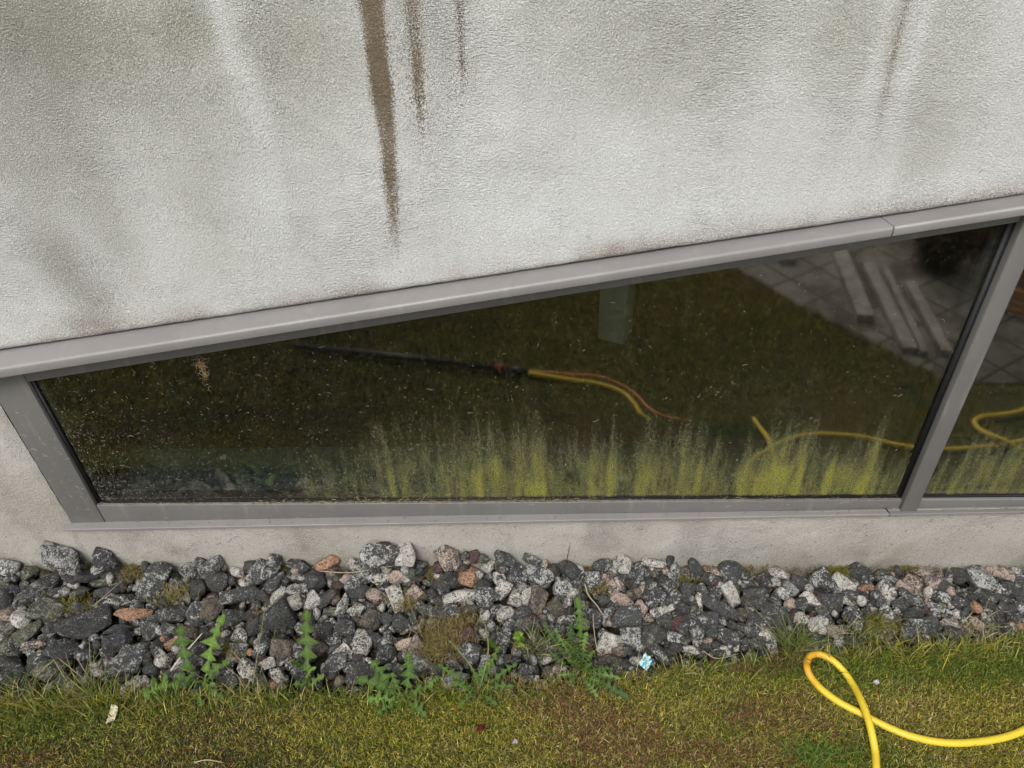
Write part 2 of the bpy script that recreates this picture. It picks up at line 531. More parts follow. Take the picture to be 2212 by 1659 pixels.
def wall_attrs(X, Z, upper=True):
    n1 = fbm(X * 2.2, Z * 1.3, 3); n2 = fbm(X * 6, Z * 2.2, 9); n3 = fbm(X * 14, Z * 9, 21)
    if upper:
        d = Z - Z_TOP(X)
        dirt = np.clip(sstep(0.47, 0.80, n1 * 0.6 + n2 * 0.4) * 0.34 + 0.02, 0, 1)
        dirt += 0.30 * sstep(0.22, 0.62, d) * (0.5 + 1.2 * (n2 - 0.35))
        for px, py, rx, rz, a in [(100, 540, .05, .07, .25), (150, 590, .04, .07, .28), (215, 650, .05, .03, .28), (60, 360, .10, .13, .22), (60, 60, .20, .14, .32),
                                  (300, 60, .22, .10, .28), (690, 40, .08, .12, .3), (620, 170, .10, .10, .25), (380, 150, .12, .08, .25),
                                  (420, 55, .05, .05, .3), (1560, 30, .10, .10, .45), (1890, 60, .07, .10, .40), (1420, 160, .06, .10, .22),
                                  (1330, 60, .07, .10, .25), (2030, 130, .05, .16, .32), (2010, 330, .05, .14, .26), (1160, 40, .05, .10, .25),
                                  (1530, 180, .03, .03, .25), (1390, 560 - 20, .02, .02, .5), (1800, 30, .05, .09, .3), (1240, 300, .08, .10, .12),
                                  (440, 430, .06, .10, .16), (260, 520, .04, .12, .18), (190, 690, .05, .03, .4), (990, 130, .05, .10, .15)]:
            dirt += a * blob(X, Z, px, py, rx, rz) * (0.6 + 0.9 * n3)
        for px, py, rx, rz in [(480, 60, .016, .10), (970, 560, .04, .06), (850, 560, .02, .05), (570, 480, .04, .07), (1120, 480, .10, .14),
                               (1900, 420, .012, .12), (1870, 200, .010, .16), (1990, 60, .012, .16), (1330, 330, .08, .05), (540, 180, .02, .12)]:
            dirt -= 0.45 * blob(X, Z, px, py, rx, rz)
        pale = 0.5 * sstep(0.5, 0.75, fbm(X * 16, Z * 1.4, 57)) * sstep(0.1, 0.5, d) + sum(blob(X, Z, px, py, rx, rz) for px, py, rx, rz in
                   [(590, 440, .03, .10), (870, 590, .05, .03), (640, 640, .12, .04), (1500, 470, .25, .07), (1120, 460, .12, .08),
                    (980, 100, .03, .2), (460, 30, .015, .1), (1990, 420, .1, .05), (1340, 340, .05, .05)])
        n4 = fbm(X * 9, Z * 5, 33)
        pink = (1 - sstep(0.008, 0.062, d)) * (0.22 + 0.6 * sstep(0.42, 0.68, n4)) + 0.25 * (1 - sstep(0, 0.01, d))
        pink += 0.5 * blob(X, Z, 780, 650, .06, .02) + 0.8 * blob(X, Z, 1330, 555, .018, .03) + 0.5 * blob(X, Z, 190, 700, .05, .02)
        brown = streak(X, Z, [(-40, 768, 838), (0, 774, 830), (100, 792, 838), (250, 812, 852), (350, 826, 859), (450, 837, 864), (600, 846, 870)])
        brown = np.maximum(brown, 0.85 * streak(X, Z, [(-40, 862, 908), (0, 869, 906), (100, 884, 913), (200, 893, 914), (270, 900, 918), (360, 908, 926)]))
        s3 = 0.68 * streak(X, Z, [(-40, 976, 1008), (0, 980, 1008), (60, 984, 1006), (130, 990, 1008), (230, 998, 1012)])
        brown = np.maximum(brown, s3)
        brown = np.maximum(brown, 0.36 * streak(X, Z, [(-40, 1953, 1982), (0, 1949, 1974), (100, 1921, 1943), (200, 1900, 1920), (400, 1872, 1888)], 0.004))
        brown = brown * (0.8 + 0.5 * (n3 - 0.5))
        speck = (0.62 * streak(X, Z, [(-40, 770, 1030), (0, 775, 1025), (200, 810, 1030), (300, 825, 1035), (400, 838, 960), (520, 840, 915), (600, 850, 905)], 0.03)
                 * (0.45 + 1.0 * fbm(X * 18, Z * 3, 44))
                 + 0.5 * dirt + 0.25 * (1 - sstep(0, 0.08, d)) + 0.65 * blob(X, Z, 60, 330, .28, .33) + 0.5 * blob(X, Z, 180, 620, .08, .08) + 0.4 * blob(X, Z, 560, 30, .05, .12))
    else:
        dirt = 0.12 + 0.35 * sstep(0.5, 0.8, n2)
        dirt += 0.55 * (1 - sstep(0.02, 0.10, Z - 0.03)) * (0.3 + n3) + 0.25 * blob(X, Z, 40, 1130, .15, .1)
        pale = 1.0 * blob(X, Z, 1550, 1190, .12, .05) + 0.5 * blob(X, Z, 950, 1180, .15, .03) + 0.8 * blob(X, Z, 20, 960, .04, .05) + .5 * blob(X, Z, 300, 1170, .04, .03)
        pink = 0.16 + 0.25 * sstep(0.45, 0.7, fbm(X * 5, Z * 8, 5)) + 0.3 * blob(X, Z, 90, 1100, .08, .06)
        brown = 0.30 * blob(X, Z, 390, 1185, .06, .03) + 0.12 * blob(X, Z, 660, 1180, .10, .04)
        speck = 0.32 + 0.5 * sstep(0.5, 0.75, n3) + 0.2 * (1 - sstep(0, 0.12, Z))
    sp = lambda a: ('FLOAT', np.clip(a, 0, 1.2).ravel())
    return {"dirt": sp(dirt), "pink": sp(pink), "brown": sp(brown), "speck": sp(speck), "pale": sp(pale)}


# upper render: dense where stains run, coarse beyond
xs = np.concatenate([np.linspace(-6, -2.4, 14)[:-1], np.arange(-2.4, 2.2, 0.008), np.linspace(2.2, 6, 14)])
vs = np.concatenate([np.arange(0.0, 0.95, 0.008), np.linspace(0.95, 4.6, 26)])
X, Vv = np.meshgrid(xs, vs)
Zt = Z_TOP(X)
edge = 0.0022 * (fbm(X * 45, X * 0, 5) - 0.5) + 0.002 * (fbm(X * 9, X * 0, 6) - 0.5)
Z = Zt + 0.004 + Vv + edge * np.exp(-Vv / 0.02)
Z = np.where(Vv > 1, Zt * (1 - sstep(1, 4.6, Vv)) + Vv + 0.6 * sstep(1, 4.6, Vv), Z)
Y = 0.003 * (fbm(X * 5, Z * 5, 11) - 0.5) + 0.0012 * (fbm(X * 30, Z * 30, 12, 2) - 0.5) + 0.010 * np.exp(-Vv / 0.0035)
bx, bz = wall_xy(1527, 178)
Y -= 0.004 * np.exp(-(((X - bx) / .007) ** 2 + ((Z - bz) / .007) ** 2))        # a small plaster pip
Vt = np.stack([X, Y, Z], -1).reshape(-1, 3)
at = wall_attrs(X, Z)
low = Vt[:len(xs)].copy(); low[:, 1] = 0.025
nV = len(Vt)
ff = grid_faces(len(vs), len(xs))
i0 = np.arange(len(xs) - 1)
lf = np.stack([nV + i0, nV + i0 + 1, i0 + 1, i0], -1)
at = {k: (v[0], np.concatenate([v[1], v[1][:len(xs)]])) for k, v in at.items()}
mk("upper_wall", np.vstack([Vt, low]), [np.vstack([ff, lf])], M_WALL, building, True, at)

# lower render: plinth under the window and the pier left of it
def low_grid(x0, x1, ztop, sx=0.01, rows=60):
    n = max(2, int((x1 - x0) / sx))
    xs = np.linspace(x0, x1, n); tt = np.linspace(0, 1, rows)
    X, T = np.meshgrid(xs, tt)
    Z = -0.12 + (ztop(X) + 0.12) * T
    Y = -0.006 + 0.004 * (fbm(X * 6, Z * 6, 51) - 0.5) + 0.0012 * (fbm(X * 35, Z * 35, 52, 2) - 0.5)
    return X, Y, Z

Vs, Fs, As, off = [], [], [], 0
for x0, x1, zt, sx, rows in [(-6, -2.4, lambda x: Z_LIP(x) + 0.004, 0.3, 20), (-2.4, XL0 - 0.002, lambda x: Z_LIP(x) + 0.004, 0.01, 90),
                             (XL0 - 0.002, 2.2, lambda x: Z_SILLB(x) + 0.002, 0.01, 34), (2.2, 6, lambda x: Z_SILLB(x) + 0.002, 0.3, 12)]:
    X, Y, Z = low_grid(x0, x1, zt, sx, rows)
    if abs(x1 - (XL0 - 0.002)) < 1e-6:   # ragged plaster edge turning in against the window frame
        X = X + (0.003 * (fbm(Z * 40, Z * 0, 8) - 0.5)) * (X > x1 - 0.004)
        Y = Y + 0.006 * (X > x1 - 0.006)
    Vs.append(np.stack([X, Y, Z], -1).reshape(-1, 3)); Fs.append(grid_faces(*X.shape) + off); off += X.size
    As.append(wall_attrs(X, Z, False))
at = {k: ('FLOAT', np.concatenate([a[k][1] for a in As])) for k in As[0]}
mk("lower_wall", np.vstack(Vs), [np.vstack(Fs)], M_PLINTH, building, True, at)


def profile_run(fn, x0, x1):
    return [(x0, y, z) for y, z in fn(x0)], [(x1, y, z) for y, z in fn(x1)]


def beam_prof(x):
    a, b, c = float(Z_TOP(x)), float(Z_CREASE(x)), float(Z_LIP(x))
    return [(0.024, a + 0.001), (-0.042, b + 0.0015), (-0.0455, b - 0.002), (-0.0455, c), (0.0, c + 0.001), (0.024, c + 0.001)]


xj = float(ony(1916, 490, -0.02)[0])
for k, (x0, x1) in enumerate([(-3.4, xj - 0.0008), (xj + 0.0008, 3.4)]):
    g = Geo(); g.prism(*profile_run(beam_prof, x0, x1))
    g.build("drip_flashing", M_FLASH, building, bevel=0.0018)


def sill_prof(x):
    a, b, c = float(Z_SILLT(x)), float(Z_SILLC(x)), float(Z_SILLB(x))
    return [(0.02, a), (-0.0215, b), (-0.0225, b - 0.001), (-0.0225, c), (0.02, c)]


xs2 = float(ony(1913, 1114, -0.01)[0])
for x0, x1 in [(XL0 - 0.012, xs2 - 0.0006), (xs2 + 0.0006, XR + 0.02)]:
    g = Geo(); g.prism(*profile_run(sill_prof, x0, x1))
    g.build("sill_flashing", M_FLASH, building, bevel=0.0008)


def bar(g, x0, x1, zb, zt, y0, y1, x0b=None):
    """vertical or level member with sloping ends"""
    x0b = x0 if x0b is None else x0b
    return g.hexa([(x0b, y0, zb(x0b)), (x1, y0, zb(x1)), (x1, y0, zt(x1)), (x0, y0, zt(x0)),
                   (x0b, y1, zb(x0b)), (x1, y1, zb(x1)), (x1, y1, zt(x1)), (x0, y1, zt(x0))])


def window(x0, x1, glass0, glass1, first):
    w = empty("window"); w.parent = building
    zc = lambda x: Z_LIP(x) + 0.0005
    bar(Geo(), glass0, glass1, Z_HEAD, zc, 0.0, 0.05).build("top_rail", M_FRAME, w, bevel=0.001)
    bar(Geo(), glass0, glass1, Z_RAILB, Z_RAILT, 0.0, 0.05).build("bottom_rail", M_FRAME, w, bevel=0.0015)
    if first:
        bar(Geo(), x0, glass0 - 0.0005, Z_RAILB, zc, -0.0015, 0.05).build("side_rail", M_FRAME, w, bevel=0.0015)
    else:
        bar(Geo(), glass1 + 0.0005, x1, Z_RAILB, zc, -0.0015, 0.05).build("side_rail", M_FRAME, w, bevel=0.0015)
    # glass: dense outer face carrying the algae, plain inner face
    sx = 0.0045
    nx = int((glass1 - glass0) / sx); nz = 120
    xs = np.linspace(glass0, glass1, nx); tt = np.linspace(0, 1, nz) ** 1.25
    X, T = np.meshgrid(xs, tt)
    zb, zt = Z_RAILT(X), Z_HEAD(X)
    Z = zb + (zt - zb) * T
    h = Z - zb
    # algae climbing in tongues, thicker to the right
    amt = np.interp(X, [-1.1, -0.62, -0.45, -0.2, 0.1, 0.4, 0.84, 0.9, 3], [0.0, 0.12, 0.75, 0.95, 1.0, 1.0, 1.0, 1.0, 1.0])
    t1 = vnoise(X * 26, X * 0, 71); t2 = vnoise(X * 75, X * 0, 72); t3 = vnoise(X * 9, X * 0, 73); t4 = vnoise(X * 170, X * 0, 74)
    hgt = (0.075 + 0.09 * t3 + 0.095 * t1 + 0.06 * t2 + 0.05 * t4) * (0.32 + 0.62 * amt)
    hgt = hgt + 0.05 * np.exp(-((X - 0.0) / 0.25) ** 2)
    fade = 1 - sstep(0.30, 1.35, h / (hgt + 1e-6))
    base = (0.56 + 0.20 * t1 + 0.18 * t2) * fade * amt
    tong = sstep(0.50, 0.85, 0.55 * t1 + 0.45 * t2)
    bright = tong * sstep(0.004, 0.02, h) * (1 - sstep(0.45, 0.95, h / (0.03 + 0.12 * t3 + 0.05 * t2)))
    alg = base + 0.26 * bright * amt
    if first:
        for px, ptop, wid, a in [(1028, 1010, .018, .95), (1003, 1020, .010, .7), (1068, 975, .022, .5), (700, 1040, .012, .45), (590, 1040, .012, .25), (1300, 980, .03, .55),
                                 (1375, 1000, .022, .7), (1320, 900, .010, .4), (1610, 1005, .015, .75), (1680, 1000, .015, .75), (1720, 1030, .014, .5),
                                 (1790, 985, .020, .95), (1870, 1010, .018, .6), (1530, 1060, .012, .6)]:
            gx, gz = ony(px, 1050, GL)[0], ony(px, ptop, GL)[2]
            m = np.exp(-((X - gx - 0.12 * (Z - zb) * (px - 1197) / 1800) / wid) ** 2) * (1 - sstep(gz - 0.05, gz + 0.01, Z))
            alg += 0.26 * a * m * (0.3 + 0.7 * t4 + 0.6 * t2)
    alg *= sstep(0.001, 0.014, h + 0.004 * t2)
    film = 0.12 + 0.70 * np.exp(-((h / 0.15) ** 2)) * (0.6 + 0.6 * t3) * (0.35 + 0.65 * amt) + 0.25 * vnoise(X * 12, Z * 7, 5)
    film += 0.20 * sstep(-0.2, -0.9, X)
    Vt = np.stack([X, np.full_like(X, GL), Z], -1).reshape(-1, 3)
    n = len(Vt)
    bk = [(glass0, GL + 0.024, float(Z_RAILT(glass0))), (glass1, GL + 0.024, float(Z_RAILT(glass1))),
          (glass1, GL + 0.024, float(Z_HEAD(glass1))), (glass0, GL + 0.024, float(Z_HEAD(glass0)))]
    fq = np.vstack([grid_faces(nz, nx), [[n + 1, n, n + 3, n + 2]]])
    idx = np.concatenate([np.zeros(len(fq) - 1), [1]])
    pad = lambda a: ('FLOAT', np.concatenate([np.clip(a, 0, 1.5).ravel(), np.zeros(4)]))
    mk("glass_pane", np.vstack([Vt, bk]), [fq], None, w, False, {"algae": pad(alg), "film": pad(film)}, mats=[M_GLASS, M_CLEAR], matidx=idx)
    g = Geo()
    off = lambda f, d: (lambda x: f(x) + d)
    e = 0.007 if first else 0.004
    bar(g, glass0, glass0 + e, off(Z_RAILT, 0.0005), off(Z_HEAD, -0.0005), GL - 0.005, GL - 0.0005)
    bar(g, glass1 - 0.012, glass1, off(Z_RAILT, 0.0005), off(Z_HEAD, -0.0005), GL - 0.005, GL - 0.0005)
    bar(g, glass0 + e, glass1 - 0.012, off(Z_RAILT, 0.0005), off(Z_RAILT, 0.005), GL - 0.005, GL - 0.0005)
    # spacer between the panes
    bar(g, glass0 + 0.001, glass0 + 0.019, off(Z_RAILT, 0.001), off(Z_HEAD, -0.001), GL + 0.004, GL + 0.02)
    bar(g, glass1 - 0.03, glass1 - 0.001, off(Z_RAILT, 0.001), off(Z_HEAD, -0.001), GL + 0.004, GL + 0.02)
    bar(g, glass0 + 0.019, glass1 - 0.03, off(Z_RAILT, 0.001), off(Z_RAILT, 0.016), GL + 0.004, GL + 0.02)
    g.build("seal", M_GASKET, w)
    return w


window(XL0, XM0, XL1, XM0 - 0.0005, True)
window(XM1, XR, XM1 + 0.0005, XR - 0.08, False)
g = Geo()
bar(g, XM0, XM1, lambda x: Z_RAILB(x) - 0.001, lambda x: Z_LIP(x) + 0.0005, -0.010, 0.05)
g.build("mullion", M_FRAME, building, bevel=0.0035)

# room behind the glass
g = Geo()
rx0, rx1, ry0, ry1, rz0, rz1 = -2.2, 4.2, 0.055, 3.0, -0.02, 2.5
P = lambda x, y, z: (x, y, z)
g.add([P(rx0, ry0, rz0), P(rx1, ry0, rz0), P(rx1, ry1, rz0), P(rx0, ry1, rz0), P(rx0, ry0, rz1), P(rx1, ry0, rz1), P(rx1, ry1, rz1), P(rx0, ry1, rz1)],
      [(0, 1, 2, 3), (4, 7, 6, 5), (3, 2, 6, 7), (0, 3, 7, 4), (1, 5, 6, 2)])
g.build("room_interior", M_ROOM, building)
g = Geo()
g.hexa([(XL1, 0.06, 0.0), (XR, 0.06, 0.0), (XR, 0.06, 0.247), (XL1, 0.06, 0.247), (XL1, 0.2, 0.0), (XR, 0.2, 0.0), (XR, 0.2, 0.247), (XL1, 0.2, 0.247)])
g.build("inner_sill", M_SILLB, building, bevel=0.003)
pc = onz(1333, 738, 0.0)
g = Geo(); s = 0.068
c4 = [(pc[0] + s * math.cos(a), pc[1] + 0.07 + s * math.sin(a)) for a in np.radians([20, 110, 200, 290])]
g.prism([(x, y, -0.02) for x, y in c4][::-1], [(x, y, 2.5) for x, y in c4][::-1])
g.build("pillar", M_PILLAR, building, bevel=0.004)

# ------------------------------------------------------------------ ground
EX = np.array([-3, -1.2, -0.583, -0.073, 0.25, 0.547, 0.85, 1.084, 3.0])
EY = np.array([-0.36, -0.352, -0.333, -0.315, -0.283, -0.25, -0.232, -0.212, -0.20])


def bed_edge(x):
    return np.interp(x, EX, EY) + 0.018 * (fbm(np.asarray(x) * 9, np.asarray(x) * 0, 77) - 0.5)


def zwall(x):
    return np.interp(x, [-1.33, -0.3, 1.18], [0.050, 0.026, 0.0])


def heap(x, y):
    t_ = np.clip(y / bed_edge(x), 0, 1)
    return zwall(x) * (1 - t_) + 0.006 * t_


def gz(x, y):
    """lawn height"""
    return 0.010 * (fbm(x * 7, y * 7, 91) - 0.5) + 0.006 * (fbm(x * 28, y * 28, 92, 2) - 0.5)


def spread(a, b, far, n=16):
    return (b - a) * (np.geomspace(1, far, n) - 1) / (far - 1) + a


xs = np.concatenate([-spread(2.6, 120, 200)[::-1][:-1], np.arange(-2.6, 2.61, 0.02), spread(2.62, 120, 200)[1:]])
ys = np.concatenate([-spread(2.5, 120, 200)[::-1][:-1], np.arange(-2.5, 0.02, 0.0125), spread(0.03, 120, 200)[1:]])
X, Y = np.meshgrid(xs, ys)
inbed = sstep(-0.012, 0.012, Y - bed_edge(X)) * (Y < 0.03)
Z = gz(X, Y) * (np.abs(X) < 2.6) * (Y > -2.5) * (1 - inbed) + inbed * (heap(X, Y) - 0.045)
Z = np.where(Y > 0.02, -0.05, Z)
mk("ground", np.stack([X, Y, Z], -1).reshape(-1, 3), [grid_faces(len(ys), len(xs))], M_GROUND, None, True,
   {"soil": ('FLOAT', inbed.ravel())})["kind"] = "structure"

g = Geo()
PAVY = np.array([-5, -3.4, -2.4, -1.75, -1.37, -1.10, -0.92, -0.78, -0.68])
PAVX = np.array([-1.9, -.75, .06, .55, .80, .985, 1.13, 1.225, 1.30])
poly = [(3.6, -0.62), (3.6, -5)] + list(zip(PAVX, PAVY))
g.prism([(x, y, 0.012) for x, y in poly], [(x, y, -0.06) for x, y in poly])
PAVX = PAVX + 0.015
g.build("paving", M_PAVE)["kind"] = "structure"

# ------------------------------------------------------------------ stones
bm = bmesh.new(); bmesh.ops.create_icosphere(bm, subdivisions=4, radius=1)
ICO = np.array([v.co[:] for v in bm.verts]); ICOF = np.array([[v.index for v in f.verts] for f in bm.faces]); bm.free()
bm = bmesh.new(); bmesh.ops.create_icosphere(bm, subdivisions=2, radius=1)
ICOS = np.array([v.co[:] for v in bm.verts]); ICOSF = np.array([[v.index for v in f.verts] for f in bm.faces]); bm.free()
rng = np.random.default_rng(7)


def rock(dirs, rng, rough=0.095, p=30):
    k = rng.integers(9, 15)
    n = rng.normal(size=(k, 3)); n /= np.linalg.norm(n, axis=1)[:, None]
    n = np.vstack([n, [[1, 0, 0], [-1, 0, 0], [0, 1, 0], [0, -1, 0], [0, 0, 1], [0, 0, -1]]])
    h = np.concatenate([rng.uniform(0.64, 0.97, k), rng.uniform(0.88, 1.0, 6)])
    dt = np.maximum(dirs @ n.T, 0) / h
    r = (dt ** p).sum(1) ** (-1 / p)
    o = rng.uniform(0, 100)
    for fq, am in ((1.7, 1.0), (4.0, 0.45), (9.0, 0.2)):
        r = r * (1 + am * rough * 2 * (0.5 * (vnoise(dirs[:, 0] * fq + o, dirs[:, 1] * fq + dirs[:, 2] * fq * 0.7, 3)
                                             + vnoise(dirs[:, 2] * fq + o, dirs[:, 0] * fq - dirs[:, 1] * fq * 0.6, 4)) - 0.5))
    return dirs * r[:, None]


TONES = {  # tone rgb, white share, pale rgb, moss
    'D': ((0.034, 0.036, 0.038), 0.22, (0.34, 0.34, 0.33), 0.35), 'S': ((0.040, 0.042, 0.044), 0.38, (0.44, 0.44, 0.42), 0.25),
    'W': ((0.050, 0.050, 0.049), 0.56, (0.54, 0.51, 0.46), 0.2), 'P': ((0.085, 0.068, 0.060), 0.53, (0.46, 0.36, 0.295), 0.3),
    'O': ((0.14, 0.070, 0.040), 0.56, (0.42, 0.245, 0.15), 0.15), 'B': ((0.065, 0.052, 0.038), 0.36, (0.20, 0.16, 0.12), 0.6),
    'R': ((0.050, 0.014, 0.012), 0.20, (0.22, 0.11, 0.10), 0.1), 'M': ((0.050, 0.054, 0.042), 0.36, (0.24, 0.24, 0.18), 0.9),
    'L': ((0.19, 0.205, 0.19), 0.55, (0.28, 0.30, 0.28), 0.3)}
NAMEC = {'D': "dark grey", 'S': "white-flecked grey", 'W': "black-flecked cream", 'P': "pinkish cream", 'O': "orange tan",
         'B': "brown", 'R': "dark red", 'M': "mossy green-grey", 'L': "pale grey"}


def tones(kind, n, rng):
    tn, w, pl, mo = TONES[kind]
    j = rng.uniform(0.55, 1.35); jj = 1 + rng.normal(size=3) * 0.04
    w2 = w + rng.uniform(-0.13, 0.13)
    a = np.tile(np.r_[np.array(tn) * j * jj, w2], (n, 1))
    b = np.tile(np.r_[np.array(pl) * rng.uniform(0.85, 1.1), mo * rng.uniform(0.3, 1.2)], (n, 1))
    return a, b


def stone_world(px, py, w, h, ang, rng):
    z = 0.03
    for _ in range(5):
        p = onz(px, py, z)
        z = float(heap(p[0], min(p[1], -0.001)))
    p = onz(px, py, z - 0.004)
    v = p - EYE; dist = np.linalg.norm(v); v /= dist
    depth = (R.T @ (p - EYE))[2]
    sc = depth / F
    rt = R @ np.array([1., 0, 0]); rt -= v * (rt @ v); rt /= np.linalg.norm(rt)
    upv = np.cross(rt, v); 
    a = math.radians(ang + rng.normal() * 4)
    mj = math.cos(a) * rt + math.sin(a) * upv; mn = -math.sin(a) * rt + math.cos(a) * upv
    ra, rb = w * sc * 0.56, h * sc * 0.56
    rc = rb * rng.uniform(0.75, 1.0)
    p = p + v * rng.uniform(0.0, 0.012)
    low_y = -0.006 - 0.75 * max(rb, 0.01)
    if p[1] > low_y:
        w_ = p - EYE; p = EYE + w_ * ((low_y + CAM_D) / w_[1])      # leaning higher up against the wall
    return p, mj, mn, v, ra, rb, rc


